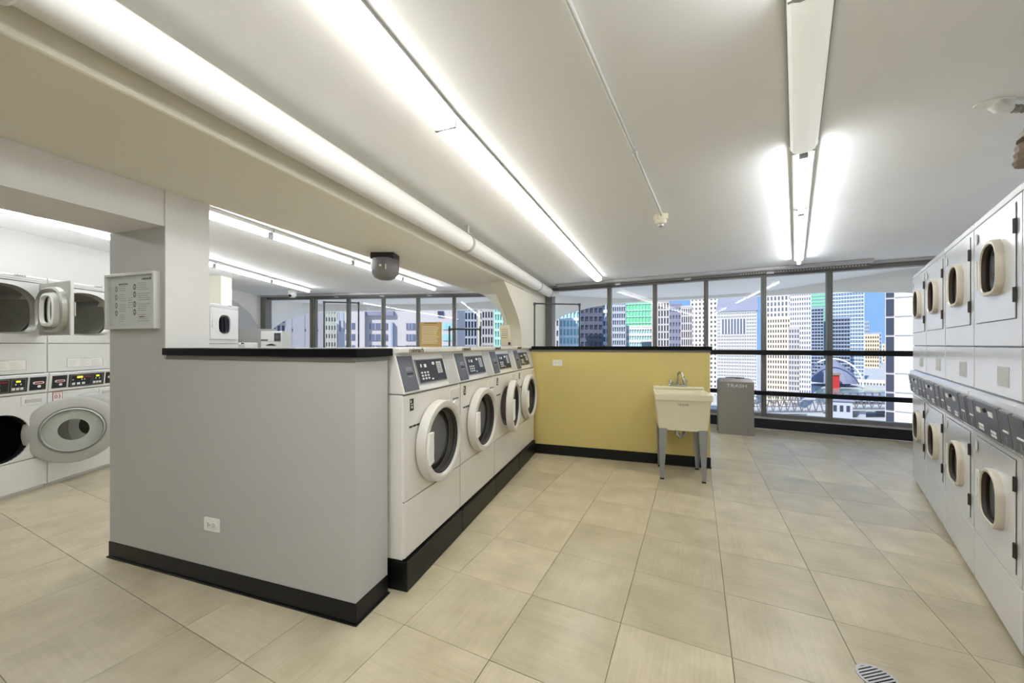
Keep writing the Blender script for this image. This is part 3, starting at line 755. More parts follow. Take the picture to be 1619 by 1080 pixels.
    q = MB().ring(rect_like(-.17, .17, 1.095, 1.185, 0, 1.14, 12), rect_like(-.167, .167, 1.098, 1.182, 0, 1.14, 12), F-.0025, F-.001)
    for c in (-.155, -.05, .055):
        for k in range(6): q.box(c, c+random.uniform(.05, .09), F-.0025, F-.001, 1.106+k*.011, 1.108+k*.011)
    q.box(-.05, .05, F-.0025, F-.001, 1.175, 1.179)
    q.build('print', 'ring_grey', sh)
    dw = MB().box(.13, .305, F-.005, F+.004, .775, .86).build('detergent_drawer', 'enamel_cool', r, bevel=.002)
    MB().prism([(.155, .80), (.28, .80), (.275, .83), (.16, .83)], F-.010, F-.004).build('pull', 'label_grey', dw, bevel=.002)
    # washer door
    door = empty('washer_door'); door.parent = r; door.location = (.225, F-.016, wz)
    ox = -.225; K = 1.08
    MB().lathe_y([(r_*K, y_) for r_, y_ in [(.200, .012), (.270, .012), (.285, .0), (.285, -.022), (.262, -.036), (.20, -.036), (.185, -.02), (.185, .0), (.200, .012)]], ox, 0, 56).build('door_ring', 'ring_grey', door, smooth=True)
    MB().lathe_y([(.195, .016), (.19, .05), (.205, .058), (.197, .07), (.175, .085), (.165, .11), (.14, .13), (.10, .135), (.085, .10), (.07, .095), (.001, .095)], ox, 0, 48).build('door_bowl', 'bowl_glass', door, smooth=True)
    MB().lathe_y([(.205, .014), (.197, .03), (.188, .02), (.193, .01)], ox, 0, 48).build('bowl_rim', 'enamel_cool', door, smooth=True)
    MB().lathe_y([(.205, -.030), (.10, -.022)], ox, 0, 40).build('inner_cone', 'enamel_cool', door, smooth=True)  # white cone added to paint the bright sheen of the glass bowl
    MB().lathe_y([(.10, -.024), (.001, -.024)], ox, 0, 40).build('door_lens', 'door_glass', door)
    door.rotation_euler = (0, 0, washer_open)
    # dryer door
    dd = empty('dryer_door'); dd.parent = r; dd.location = (.262, F-.006, dz)
    MB().ring(rect_like(-.555, .0, -.225, .245, -.28, 0, n), superell(-.28, -.0, .13, .145, n, 3, 0), -.022, -.0).build('door_panel', 'enamel_cool', dd, bevel=.002)
    L3 = lambda a, b_, yy, e=2.6: [(p[0], yy, p[1]) for p in superell(-.28, 0, a*.96, b_*.96, n, e, 1.0)]
    MB().ring(rect_like(-.548, -.007, -.218, .238, -.28, 0, n), superell(-.28, 0, .13, .145, n, 3, 0), .0, .004).build('inner_panel', 'drum_steel', dd)
    MB().loft([L3(.255, .21, .002), L3(.25, .205, .035), L3(.235, .19, .045), L3(.225, .18, .03), L3(.15, .16, .012), L3(.13, .145, .03), L3(.12, .135, .03)]).build('door_dish', 'drum_steel', dd, smooth=True)
    wf = MB().loft([L3(.145, .160, .018, 3), L3(.135, .150, .05, 3), L3(.115, .128, .055, 3), L3(.105, .12, .03, 3)]).build('window_frame', 'outlet_white', dd, smooth=True)
    MB().prism(superell(-.28, 0, .106, .12, n, 3, 1), -.012, -.008).build('window_glass', 'door_glass', wf)
    MB().box(-.560, -.545, -.032, -.022, -.06, .06).build('handle', 'label_grey', dd, bevel=.003)
    dd.rotation_euler = (0, 0, dryer_open)
    return r
LP = .66
LST = [(2.847, 66, 133, 'left laundry stack with round washer door swung wide open, cut by the frame edge'),
       (3.507, 112, 0, 'laundry stack carrying the red 03 sticker, dryer drum open'),
       (4.167, 0, 0, 'laundry stack in the left row hidden behind the pier, third'),
       (4.827, 0, 0, 'laundry stack in the left row hidden behind the pier, fourth'),
       (5.487, 0, 0, 'small white stacked dryer seen over the grey half wall, at the row end')]
base_st = left_stack(0, 0)
for k, (D0, do, wo_, lab) in enumerate(LST):
    if k in (2, 3): continue                        # nothing of these shows
    o = base_st if k == 0 else copy_tree(base_st)
    yc = D0+LP/2; o.location = (lx(yc)-.38, yc, 0); o.rotation_euler = (0, 0, PI/2+.049)
    tag(o, lab, 'washer dryer stack', 'washer and dryer stacks along the left wall')
    for c in o.children:
        if c.name.startswith('dryer_door'): c.rotation_euler = (0, 0, math.radians(do))
        if c.name.startswith('washer_door'): c.rotation_euler = (0, 0, math.radians(wo_))
    if k == 1:
        s3 = MB().ring(rect_like(-.29, -.21, .785, .870, -.25, .827, 12), rect_like(-.286, -.214, .789, .866, -.25, .827, 12), -.3825, -.380).build('number_sticker', 'print_red', o)
        MB().box(-.286, -.214, -.3822, -.380, .789, .866).build('sticker_face', 'outlet_white', s3)
        txt('03', .055, 'print_red', s3, (-.25, -.3835, .823), name='number')
        q = MB()
        q.box(-.278, -.222, -.3832, -.382, .854, .858); q.build('print', 'print_red', s3)

# ---------------------------------------------------------------- laundry tub sink
def tub():
    # local: y out of the wall is -y, x along the wall, origin at wall under the tub
    r = empty('laundry_sink', PW(.435, 4.49, 0), -A18)
    w = .245
    def loop(x, y0, y1, z): return [(-x, y0, z), (x, y0, z), (x, y1, z), (-x, y1, z)]
    bs = MB()
    o_ = [loop(.215, -.50, -.06, .485), loop(.238, -.545, -.02, .76), loop(.243, -.548, -.015, .782), loop(.25, -.568, -.010, .785), loop(.252, -.572, -.008, .842)]
    i_ = [loop(.236, -.555, -.10, .842), loop(.225, -.535, -.11, .80), loop(.19, -.48, -.12, .53)]
    bs.loft(o_+i_, True, True, True)
    basin = bs.build('basin', 'tub_plastic', r, smooth=False, bevel=.006)
    MB().box(-.252, .252, -.105, -.008, .842, .868).build('back_ledge', 'tub_plastic', r, bevel=.006)
    bl = r.children[-1]
    for x in (-.17, .15):
        MB().tube([(x, -.03, .866), (x, -.03, .871)], .008, 10).build('screw', 'hinge_dark', r)
    txt('MUSTEE', .026, 'print_dark', r, (-.0, -.5665, .745), rot=(PI/2-.1, 0, 0), name='lettering')
    # legs: tapered angle steel
    for sx in (-1, 1):
        for yf, yb in ((-.50, 1), (-.085, -1)):
            x1 = .213*sx; y = yf
            q = MB()
            tx, bx = .075, .030
            q.hexa([(x1-sx*.012, y, 0), (x1-sx*(.012+bx), y, 0), (x1-sx*(.012+bx), y+.003, 0), (x1-sx*.012, y+.003, 0)],
                   [(x1+sx*.004, y-.012*yb, .50), (x1-sx*tx, y-.012*yb, .50), (x1-sx*tx, y-.012*yb+.003, .50), (x1+sx*.004, y-.012*yb+.003, .50)])
            q.hexa([(x1-sx*.012, y, 0), (x1-sx*.015, y, 0), (x1-sx*.015, y+yb*bx, 0), (x1-sx*.012, y+yb*bx, 0)],
                   [(x1+sx*.004, y-.012*yb, .50), (x1+sx*.001, y-.012*yb, .50), (x1+sx*.001, y+yb*tx, .50), (x1+sx*.004, y+yb*tx, .50)])
            q.build('leg', 'galvanised', r)
            lg = r.children[-1]
            MB().box(min(x1-sx*.01, x1-sx*.045), max(x1-sx*.01, x1-sx*.045), y-.004, y+.004+.02, 0, .014).build('foot', 'black_rubber', lg)
    q = MB().tube([(-.03, -.29, .49), (-.03, -.29, .44), (-.03, -.29, .41), (-.01, -.285, .385), (.02, -.28, .385), (.04, -.27, .41), (.045, -.25, .44)], .019, 12)
    q.tube([(-.03, -.29, .49), (-.03, -.29, .465)], .034, 16); q.build('drain_trap', 'chrome', r, smooth=True)
    # tap
    f = MB().box(-.09, .09, -.078, -.035, .868, .892); fa = f.build('faucet', 'chrome', r, bevel=.008)
    MB().tube([(0, -.055, .89), (0, -.055, .95), (.0, -.062, .995), (.01, -.10, 1.025), (.03, -.15, 1.02), (.04, -.18, .985), (.042, -.185, .955)], [.012, .011, .010, .010, .010, .010, .012], 12).build('spout', 'chrome', fa, smooth=True)
    for x in (-.07, .07):
        q = MB().tube([(x, -.055, .89), (x, -.055, .925)], [.014, .018], 12)
        q.tube([(x, -.055, .915), (x, -.055, .94)], [.024, .02], 10)
        q.tube([(x-.022, -.075, .928), (x+.022, -.035, .928)], .008, 8); q.build('tap_handle', 'chrome', fa, smooth=True)
    return tag(r, 'cream plastic laundry tub on grey metal legs with chrome faucet', 'sink')
tub()

# ---------------------------------------------------------------- trash bin
ux = math.radians(-24.5)
tr = empty('trash_bin', (3.268+.14*.415, 5.537+.14*.91, 0), ux)
MB().box(-.227, .227, -.14, .14, .0, .775).build('body', 'brushed_steel', tr, bevel=.003)
def lp(x, y, z): return [(-x, -y, z), (x, -y, z), (x, y, z), (-x, y, z)]
MB().loft([lp(.227, .14, .776), lp(.190, .105, .815)], True, True, True).build('chamfered_lid', 'brushed_steel', tr, bevel=.002)
lid = tr.children[-1]
MB().loft([[(.125*math.cos(a), .075*math.sin(a), z) for a in [2*PI*k/24 for k in range(24)]] for z in (.814, .828)], True, False, False).build('opening_rim', 'chrome', lid)
MB().prism([(.12*math.cos(2*PI*k/24), .072*math.sin(2*PI*k/24)) for k in range(24)], .8152, .817, 'z').build('opening', 'black_shadow', lid)
txt('TRASH', .068, 'print_light', tr, (.01, -.1412, .715), name='lettering', ext=.001, sx=1.25)
tag(tr, 'brushed stainless steel trash bin with chamfered lid, standing by the windows', 'trash bin')

# ---------------------------------------------------------------- small things
def outlet(loc, rz, label, par=None):
    r = empty('wall_outlet', loc, rz)
    MB().prism(rrect(-.058, .058, -.036, .036, .006), -.006, .0).build('cover_plate', 'outlet_white', r, bevel=.001)
    for x in (-.021, .021):
        q = MB().prism(superell(x, 0, .017, .016, 16, 3), -.0085, -.005).build('socket', 'outlet_white', r)
        s_ = MB(); s_.box(x-.004, x-.001, -.0095, -.008, .003, .010); s_.box(x-.004, x-.001, -.0095, -.008, -.010, -.003); s_.box(x+.006, x+.010, -.0095, -.008, -.002, .002)
        s_.build('slots', 'print_dark', q)
    MB().tube([(0, -.0085, 0), (0, -.005, 0)], .003, 8).build('screw', 'aluminium', r)
    return tag(r, label, 'outlet')
outlet(PW(-2.20, 1.468, .334), -A18, 'white double wall outlet low on the grey half wall')
outlet(PW(-.885, 4.489, 1.10), -A18, 'white double wall outlet on the yellow wall near the black ledge')
# framed notice on the pier
fr_ = empty('framed_notice', PW(-2.855, 1.468, 1.577), -A18)
a_, b_ = .228, .166
MB().ring(rect_like(-a_, a_, -b_, b_, 0, 0, 16), rect_like(-a_+.016, a_-.016, -b_+.016, b_-.016, 0, 0, 16), -.034, .0).build('frame', 'frame_silver', fr_, bevel=.002)
sh = MB().box(-a_+.014, a_-.014, -.012, -.004, -b_+.014, b_-.014).build('printed_sheet', 'poster', fr_)
q = MB(); 
for cx0, cx1 in ((-.13, -.06), (.045, .16)):
    for k in range(20):
        z = .105-k*.0125
        if k % 5 != 4: q.box(cx0, cx0+(cx1-cx0)*random.uniform(.6, 1), -.0125, -.0118, z, z+.002)
for k in range(5): q.box(-.045, -.0, -.0125, -.0118, .02-k*.014, .022-k*.014)
q.build('fine_print', 'slate_panel', sh, kind='stuff')
for k, (x, z) in enumerate([(-.155, .078), (-.155, .028), (-.155, -.022), (-.155, -.068), (.018, .085), (.018, .04), (.018, -.018), (.018, -.066)]):
    MB().ring(superell(x, z, .011, .018, 16), superell(x, z, .006, .011, 16), -.0128, -.0118).build('drawing', 'print_dark' if k > 3 else 'slate_panel', sh)
txt('coinmach', .022, 'print_dark', sh, (.125, -.0125, .13)); txt('INSTRUCTIONS', .012, 'print_dark', sh, (-.09, -.0125, .105)); txt('NOTICE', .012, 'print_red', sh, (.085, -.0125, -.095))
MB().box(-a_+.015, a_-.015, -.024, -.022, -b_+.015, b_-.015).build('glazing', 'glass', fr_)
tag(fr_, 'silver framed instruction notice hanging on the grey pier face', 'framed notice')

# signs standing on machine tops and on the ledge
sg = empty('board_sign', PW(-1.726, 2.98, 1.299), -A18+.25)
MB().box(-.098, .098, -.004, .004, 0, .218).build('board', 'kraft_board', sg)
q = MB()
for k in range(12): q.box(-.08, .08-random.uniform(0, .03), -.0048, -.0035, .03+k*.0135, .0335+k*.0135)
q.build('print', 'beam_cream', sg); MB().box(-.06, .06, -.0048, -.0035, .205, .209).build('heading', 'hinge_dark', sg)
MB().box(-.09, .09, .0, .06, 0, .006).build('foot', 'kraft_board', sg)
tag(sg, 'tan board sign covered in fine lines, standing on the nearest washer', 'sign')
sg = empty('paper_sign', PW(-1.56, 4.55, 1.298), -A18+.1)
MB().add([(-.06, 0, 0), (.085, 0, 0), (.045, .0, .27), (-.085, 0, .27), (-.06, .004, 0), (.085, .004, 0), (.045, .004, .27), (-.085, .004, .27)], [(0,1,2,3),(7,6,5,4),(0,4,5,1),(1,5,6,2),(2,6,7,3),(3,7,4,0)]).build('sheet', 'paper_cream', sg)
q = MB()
for z in (.21, .185, .16, .135, .105): q.box(-.055, .025, -.0012, .001, z, z+.005)
q.build('print', 'hinge_dark', sg); MB().box(.03, .06, -.0012, .001, .015, .05).build('stamp', 'print_dark', sg)
MB().box(-.055, .07, -.0, .055, 0, .004).build('foot', 'paper_cream', sg)
tag(sg, 'cream paper sign leaning on the far ledge before the curved column', 'sign')

# laundry carts with hanging rails behind the half walls
def cart(loc, rz, w, h, label, drop=.0, r_=.012):
    r = empty('laundry_cart', loc, rz); hw = w/2; d = .25
    q = MB().tube([(-hw, 0, .30), (-hw, 0, h), ], r_, 10); q.build('upright', 'dark_steel', r, smooth=True)
    MB().tube([(hw, 0, .30), (hw, 0, h)], r_, 10).build('upright', 'dark_steel', r, smooth=True)
    MB().tube([(-hw-.012, 0, h-drop), (hw+.012, 0, h-drop)], r_*.95, 10).build('hanging_bar', 'dark_steel', r, smooth=True)
    for s in (-1, 1): MB().tube([(s*hw, 0, h-drop-.03), (s*hw, 0, h-drop+.014)], r_*1.5, 10).build('collar', 'dark_steel', r)
    q = MB()
    for z in (.30, .45, .60, .78):
        k = .85+.15*(z-.3)/.48
        q.tube([(-hw*k, -d*k, z), (hw*k, -d*k, z), (hw*k, d*k, z), (-hw*k, d*k, z), (-hw*k, -d*k, z)], .005, 6)
    nx = 9
    for a in range(nx):
        x = -hw+w*a/(nx-1)
        for s in (-1, 1): q.tube([(x*.85, s*d*.85, .30), (x, s*d, .78)], .003, 5)
    for a in range(6):
        y = -d+2*d*a/5
        for s in (-1, 1): q.tube([(s*hw*.85, y*.85, .30), (s*hw, y, .78)], .003, 5)
        q.tube([(-hw*.85, y*.85, .30), (hw*.85, y*.85, .30)], .003, 5)
    q.build('wire_basket', 'wire_chrome', r, kind='stuff')
    q = MB().box(-hw*.9, hw*.9, -d*.85, -d*.75, .14, .165); q.box(-hw*.9, hw*.9, d*.75, d*.85, .14, .165); q.box(-hw*.9, -hw*.8, -d*.8, d*.8, .14, .165); q.box(hw*.8, hw*.9, -d*.8, d*.8, .14, .165)
    for sx in (-1, 1): q.tube([(sx*hw*.85, 0, .16), (sx*hw, 0, .31)], .01, 8); q.tube([(sx*hw*.85, -d*.8, .16), (sx*hw*.85, -d*.83, .31)], .008, 8); q.tube([(sx*hw*.85, d*.8, .16), (sx*hw*.85, d*.83, .31)], .008, 8)
    q.build('base_frame', 'wire_chrome', r)
    for sx in (-1, 1):
        for sy in (-1, 1):
            q = MB().tube([(sx*hw*.85-.015, sy*d*.8, .06), (sx*hw*.85+.015, sy*d*.8, .06)], .06, 16); q.tube([(sx*hw*.85, sy*d*.8, .06), (sx*hw*.85, sy*d*.8, .15)], .008, 6)
            q.build('caster', 'black_rubber', r)
    return tag(r, label, 'laundry cart', 'laundry carts with hanging rails')
a = at(881, 545, 5.75); cart((a[0], 5.75, 0), math.radians(8), .70, 1.935, 'laundry cart whose tall hanging rail rises beyond the yellow wall')
a = at(540, 545, 6.0); cart((a[0], 6.0, 0), math.radians(14), .505, 1.985, 'laundry cart whose tall hanging rail rises before the left-hand windows')
a = at(735, 545, 6.2); cart((a[0], 6.2, 0), math.radians(4), .50, 1.62, 'laundry cart with a low hanging rail seen over the second washer', drop=.05, r_=.014)

# low boxes at the far left
vb = empty('vending_box', (-4.36, 7.15, 0), math.radians(-4))
MB().box(-.20, .20, -.25, .0, 0, 1.565).build('cabinet', 'enamel_cool', vb, bevel=.006)
MB().box(-.195, .195, -.256, -.245, 1.37, 1.55).build('upper_panel', 'enamel_cool', vb, bevel=.003)
MB().box(-.19, -.06, -.262, -.25, 1.385, 1.415).build('nameplate', 'lamp_grey', vb)
q = MB().box(.065, .185, -.268, -.25, 1.38, 1.53).build('control_panel', 'slate_panel', vb, bevel=.002)
MB().ring(rect_like(.08, .17, 1.40, 1.515, .125, 1.457, 12), rect_like(.09, .16, 1.415, 1.50, .125, 1.457, 12), -.271, -.266).build('bezel', 'print_dark', q)
q = MB().prism([(-.10+.2*k/10-.0, 1.30+.035*math.sin(PI*k/10)) for k in range(11)], -.262, -.25).build('door_arc', 'print_dark', vb)
tag(vb, 'white vending cabinet with small dark control panel by the left windows', 'vending machine')
tb = empty('coin_terminal', (-4.37, 5.9+.48, 0), 0)
tb.location = (-4.76, 6.72, 0)
MB().prism([(-.16, 0), (.16, 0), (.16, 1.355), (-.10, 1.355), (-.16, 1.325)], -.15, .15, 'x').build('cabinet', 'enamel_cool', tb, bevel=.006)
for x, m_ in ((-.08, 'slate_panel'), (-.01, 'slate_panel'), (.09, 'hinge_dark')):
    MB().box(x-.022, x+.026, -.150, -.140, 1.318, 1.348).build('button', m_, tb)
tag(tb, 'low white coin terminal with small buttons, right of the far white dryer', 'terminal')
# folding item: flat dark hangers on the ledge of the vending area
# security camera below the track
cmn = empty('security_camera', at(462, 464, 8.3), 0); cmn.location = (cmn.location[0], 8.3, CEIL)
MB().box(-.06, .06, -.06, .06, -.06, -.002).build('mount', 'outlet_white', cmn, bevel=.006)
MB().lathe_z([(.085, -.06), (.085, -.10), (.07, -.135), (.035, -.155)], 0, 0).build('housing', 'outlet_white', cmn, smooth=True)
q = MB().tube([(0, -.06, -.115), (0, -.095, -.125)], .028, 14).build('lens', 'black_panel', cmn)
tag(cmn, 'small white security camera on the ceiling at the left windows', 'security camera')
# grey round lamp beside the beam
gl = empty('emergency_lamp', PW(-2.76, 3.36, 2.499), -A18+.3)
gl.location = at(609, 425, 3.75); gl.location.z = CEIL
zt = -.0
MB().box(-.12, .12, -.10, .10, -.02, -.001).build('mounting_plate', 'hinge_dark', gl)
MB().box(-.112, .112, -.09, .09, -.35, -.02).build('stem', 'hinge_dark', gl)
N_ = 24
def capsule(r0, x): return [(x, r0*math.cos(a), -.40+r0*1.0*math.sin(a)) for a in [2*PI*k/N_ for k in range(N_)]]
MB().lathe_z([(.112, -.34), (.130, -.345), (.133, -.36), (.133, -.44), (.125, -.485), (.10, -.52), (.06, -.54), (.02, -.546)], 0, 0, 28).build('body', 'lamp_grey', gl, smooth=True)
bd = gl.children[-1]
MB().tube([(.0, -.128, -.425), (-.0, -.138, -.425)], .012, 12).build('indicator', 'tub_plastic', bd)
MB().box(.045, .051, -.131, -.122, -.46, -.41).build('seam_mark', 'tub_plastic', bd)
tag(gl, 'round grey lamp housing hanging at the edge of the cream beam', 'lamp')
# conduit and motion sensor
cd = empty('ceiling_conduit', (.19, 1.3, CEIL-.014), 0)
e0 = Vector((-.62, -1.15, 0)); e1 = Vector((1.14, 2.08, 0))
MB().tube([e0, e1], .0105, 10).build('pipe_run', 'fixture_white', cd, smooth=True)
MB().tube([e0.lerp(e1, .66), e0.lerp(e1, .675)], .016, 10).build('coupling', 'fixture_white', cd, smooth=True)
MB().tube([e1, e1+Vector((.01, .02, -.03)), e1+Vector((.02, .04, -.05))], .011, 10).build('elbow', 'fixture_white', cd, smooth=True)
tag(cd, 'thin white conduit along the ceiling ending at the small sensor', 'conduit')
ms = empty('ceiling_sensor', (1.345, 3.43, CEIL), .2)
MB().box(-.05, .05, -.04, .04, -.055, -.001).build('junction_box', 'tub_plastic', ms, bevel=.006)
MB().lathe_z([(.045, -.055), (.05, -.06), (.05, -.075), (.042, -.09), (.03, -.095)], 0, 0).build('body', 'tub_plastic', ms, smooth=True)
MB().lathe_z([(.026, -.094), (.022, -.112), (.008, -.12)], 0, 0).build('lens', 'aluminium', ms, smooth=True)
tag(ms, 'small cream ceiling sensor at the end of the thin conduit', 'sensor')
# flexible duct with escutcheon, upper right
fx = empty('flexible_hose', (2.355, 1.853, CEIL), math.radians(-14))
q = MB().prism([(.075*math.cos(2*PI*k/24), .045*math.sin(2*PI*k/24)) for k in range(24)], -.006, -.001, 'z'); q.build('ceiling_plate', 'outlet_white', fx)
MB().tube([(.0, 0, -.006), (.02, 0, -.03), (.07, 0, -.04)], [.028, .024, .016], 14).build('connector', 'outlet_white', fx, smooth=True)
pts = [Vector((.065+.35*t, -.02*t, -.04-.02*math.sin(PI*t))) for t in [k/40 for k in range(41)]]
MB().tube(pts, [.016+.004*(k % 2) for k in range(41)], 10).build('corrugated_hose', 'bumpy_metal', fx)
tag(fx, 'corrugated metal hose coming out of an oval ceiling plate, top right', 'hose')
rv = empty('exhaust_hose', (2.03, 1.5, 2.03), 0)
pts = [Vector((.05*math.sin(PI*t*.8), -.0, .5*t)) for t in [k/36 for k in range(37)]]
pts = [Vector((.02+.10*(1-math.cos(min(t*1.6, 1)*PI/2))+max(0, t-.6)*.3, 0, .0+.17*math.sin(min(t*1.6, 1)*PI/2))) for t in [k/30 for k in range(31)]]
MB().tube(pts, [.040+.007*(k % 2) for k in range(31)], 14).build('corrugated_hose', 'hose_brown', rv)
tag(rv, 'upright corrugated exhaust hose above the dryers at the right picture edge', 'hose')
# floor drain
fd = empty('floor_drain', (1.444, 1.50, 0), .2)
MB().ring(superell(0, 0, .066, .066, 32), superell(0, 0, .056, .056, 32), 0, .003).build('rim', 'aluminium', fd)
q = fd.children[-1]; q.data.transform(Matrix.Rotation(PI/2, 4, 'X')); 
MB().prism([(.060*math.cos(2*PI*k/24), .060*math.sin(2*PI*k/24)) for k in range(24)], .0003, .0008, 'z').build('dark_well', 'black_shadow', fd)
for k in range(-4, 5):
    y = k*.0125; hl = math.sqrt(max(.057**2-y*y, 0))
    MB().box(-hl, hl, y-.0035, y+.0035, .0008, .0032).build('bar', 'aluminium', fd)
tag(fd, 'round slotted metal drain set in the floor near the dryers', 'floor drain')

# ---------------------------------------------------------------- the city outside
GZ = -45.0
MB().box(-2500, 2500, -2500, 3000, GZ-1, GZ).build('ground', 'asphalt', kind='structure')
def wallmat(name, c, n=.05): return mat(name, c, .8, noise=n, nscale=.3)
for nm, c in (('w_lav', (190, 182, 180)), ('w_lav_dark', (132, 130, 150)), ('w_white', (216, 214, 214)), ('w_cream', (228, 219, 198)), ('w_grey', (176, 178, 186)), ('w_dark', (84, 86, 104)),
              ('w_bluegrey', (150, 162, 180)), ('w_tan', (206, 190, 164)), ('w_brown', (150, 132, 116)), ('w_glasswhite', (216, 226, 232)), ('w_mint', (190, 226, 206))):
    wallmat(nm, c)
for nm, c, r_ in (('g_dark', (58, 62, 78), .2), ('g_blue', (110, 128, 150), .12), ('g_green', (118, 206, 158), .15), ('g_teal', (150, 198, 196), .15), ('g_mid', (104, 108, 128), .2), ('g_brown', (92, 78, 66), .3)):
    mat(nm, c, r_, .0, noise=.18, nscale=.12)
mat('roof_slate', (126, 128, 148), .6)
def building(label, x0, x1, ytop, D, wall, glass, nx, ny_m, pier=.45, span=.4, depth=8, name='building', cat='building', turn=0, ybot=None, crown=None, proud=.5):
    u0, u1 = (x0-809.5)/600, (x1-809.5)/600; um = (u0+u1)/2
    yaw = -math.atan(um)*1.0+turn
    cx, cy = um*D, D
    c_, s_ = math.cos(yaw), math.sin(yaw)
    # half width so that the rotated front spans the pixels
    def half(u): 
        # (cx + t c_) = u (cy + t s_)
        return (u*cy-cx)/(c_-u*s_)
    t0, t1 = half(u0), half(u1); zt = H+(545-ytop)*D/600; zb = GZ
    r = empty(name, (cx, cy, GZ), yaw)
    Ht = zt-GZ
    core = MB().box(t0+.3, t1-.3, .3, depth, 0, Ht-.2).build('core', glass, r)
    pi = MB(); w = (t1-t0)/nx
    z_lo = max(0, (GZ*0-(115*D/600)+H-GZ)-4) if D < 230 else 0     # far below the sill nothing shows
    for k in range(nx+1):
        x = t0+k*w; pi.box(max(t0, x-w*pier/2), min(t1, x+w*pier/2), -proud*.6, .4, z_lo, Ht)
    m_ = int(depth/w)
    for k in range(0, max(2, m_)):
        y = k*w
        for xs_ in (t0, t1): pi.box(xs_-.25, xs_+.25, y, y+w*pier, z_lo, Ht)
    pi.build('pier_grid', wall, r, kind='stuff')
    sp = MB(); nz = int((Ht-z_lo)/ny_m)
    for k in range(nz+1):
        z = Ht-k*ny_m; sp.box(t0, t1, -proud*.5, .4, z-ny_m*span, z)
        sp.box(t0-.2, t0+.2, 0, depth, z-ny_m*span, z); sp.box(t1-.2, t1+.2, 0, depth, z-ny_m*span, z)
    if z_lo > 0: sp.box(t0, t1, 0, depth, 0, z_lo)
    sp.build('spandrel_grid', wall, r, kind='stuff')
    MB().box(t0-.2, t1+.2, -.4, depth, Ht-.1, Ht+.8).build('parapet', wall, r)
    tag(r, label, cat, None)
    return r, t0, t1, Ht
B = building
# right-hand bay
B('pale greenish glass tower at the left end of the right-hand windows', 846, 884, 468, 136, 'w_lav', 'g_mid', 7, 3.6, .5, .45)
B('slender pale glass tower with balconies, partly behind the hanging rail', 884, 917, 462, 150, 'w_glasswhite', 'g_teal', 6, 3.4, .3, .3)
B('dark glass tower left of the first window post', 917, 953, 455, 172, 'w_dark', 'g_dark', 5, 3.8, .3, .45)
B('thin pale blue tower behind the first window post', 953, 968, 452, 190, 'w_glasswhite', 'g_blue', 3, 4, .3, .4)
B('grey mottled tower right of the first window post', 968, 989, 450, 170, 'w_grey', 'g_mid', 6, 3.0, .35, .35)
B('bright green glass tower with a pale stone lower part behind the windows', 989, 1030, 450, 240, 'w_mint', 'g_green', 8, 4.0, .12, .12)
B('pale stone block below the green glass tower', 987, 1031, 517, 200, 'w_white', 'g_teal', 11, 3.4, .3, .4)
B('lavender stone tower with narrow dark window strips', 1031, 1058, 477, 185, 'w_lav', 'g_dark', 6, 3.6, .5, .22)
B('dark lavender office block between two lighter stone towers', 1058, 1077, 482, 225, 'w_lav_dark', 'g_mid', 4, 4.2, .5, .5)
B('pale lavender tower with rounded window strips beside the white tower', 1077, 1094, 486, 190, 'w_lav', 'g_dark', 5, 3.8, .5, .22)
B('white stone tower with small square windows behind the grey roofed one', 1092, 1140, 468, 350, 'w_white', 'g_brown', 8, 4.2, .55, .5)
wb = B('broad white stone building with a sloping slate roof', 1134, 1196, 492, 300, 'w_white', 'g_mid', 24, 2.6, .45, .38, depth=20)
r, t0, t1, Ht = wb
MB().add([(t0-1, -1, Ht), (t1+1, -1, Ht), (t1+1, 20, Ht), (t0-1, 20, Ht), (t0+.5, 6, Ht+13), (t1+.5, 6, Ht+13), (t1+.5, 14, Ht+13), (t0+.5, 14, Ht+13)], [(0,1,5,4),(1,2,6,5),(2,3,7,6),(3,0,4,7),(4,5,6,7)]).build('sloping_roof', 'roof_slate', r)
q = MB().box(t0+3, t1-7, -.5, .1, Ht-18, Ht-6); q.build('louver_panel', 'g_mid', r)
for k in range(9):
    x = t0+3+(t1-t0-10)*k/8; MB().box(x-.35, x+.35, -.8, 0, Ht-18, Ht-6).build('louver_post', 'w_white', r)
B('tall cream tower rising behind the small cream office block', 1206, 1252, 466, 420, 'w_cream', 'g_mid', 8, 6.2, .45, .32)
B('small cream office block with a grid of brown windows', 1209, 1249, 502, 290, 'w_cream', 'g_brown', 10, 3.9, .45, .4)
B('tall white tower with paired windows left of the thick window post', 1249, 1282, 460, 360, 'w_white', 'g_mid', 9, 4.6, .45, .42)
B('low stepped lavender block in front of the tall white tower', 1247, 1264, 518, 262, 'w_lav', 'g_mid', 4, 3.6, .4, .4)
B('blue green glass tower behind the thick window post', 1281, 1310, 462, 520, 'w_bluegrey', 'g_green', 5, 4.5, .1, .3)
B('tall blue glass tower with white floor lines, right of the thick window post', 1308, 1366, 456, 480, 'w_glasswhite', 'g_blue', 13, 4.6, .1, .26)
B('lower dark glass tower left of the thick window post', 1283, 1302, 487, 500, 'w_bluegrey', 'g_dark', 4, 4.2, .15, .35)
B('dark glass stepped tower before the tall blue one', 1316, 1344, 502, 440, 'w_bluegrey', 'g_dark', 6, 4.4, .12, .35)
B('small distant grey tower against the blue sky', 1362, 1374, 508, 900, 'w_bluegrey', 'g_mid', 4, 9, .4, .4)
B('tan apartment block below the small distant tower', 1364, 1390, 529, 760, 'w_tan', 'g_brown', 7, 8, .4, .45)
B('small blue roofed block behind the tan apartment block', 1374, 1394, 526, 900, 'w_bluegrey', 'g_mid', 5, 9, .4, .4)
B('lowest far beige block beside the neighbouring tower', 1388, 1399, 544, 1000, 'w_tan', 'g_brown', 3, 9, .5, .5)
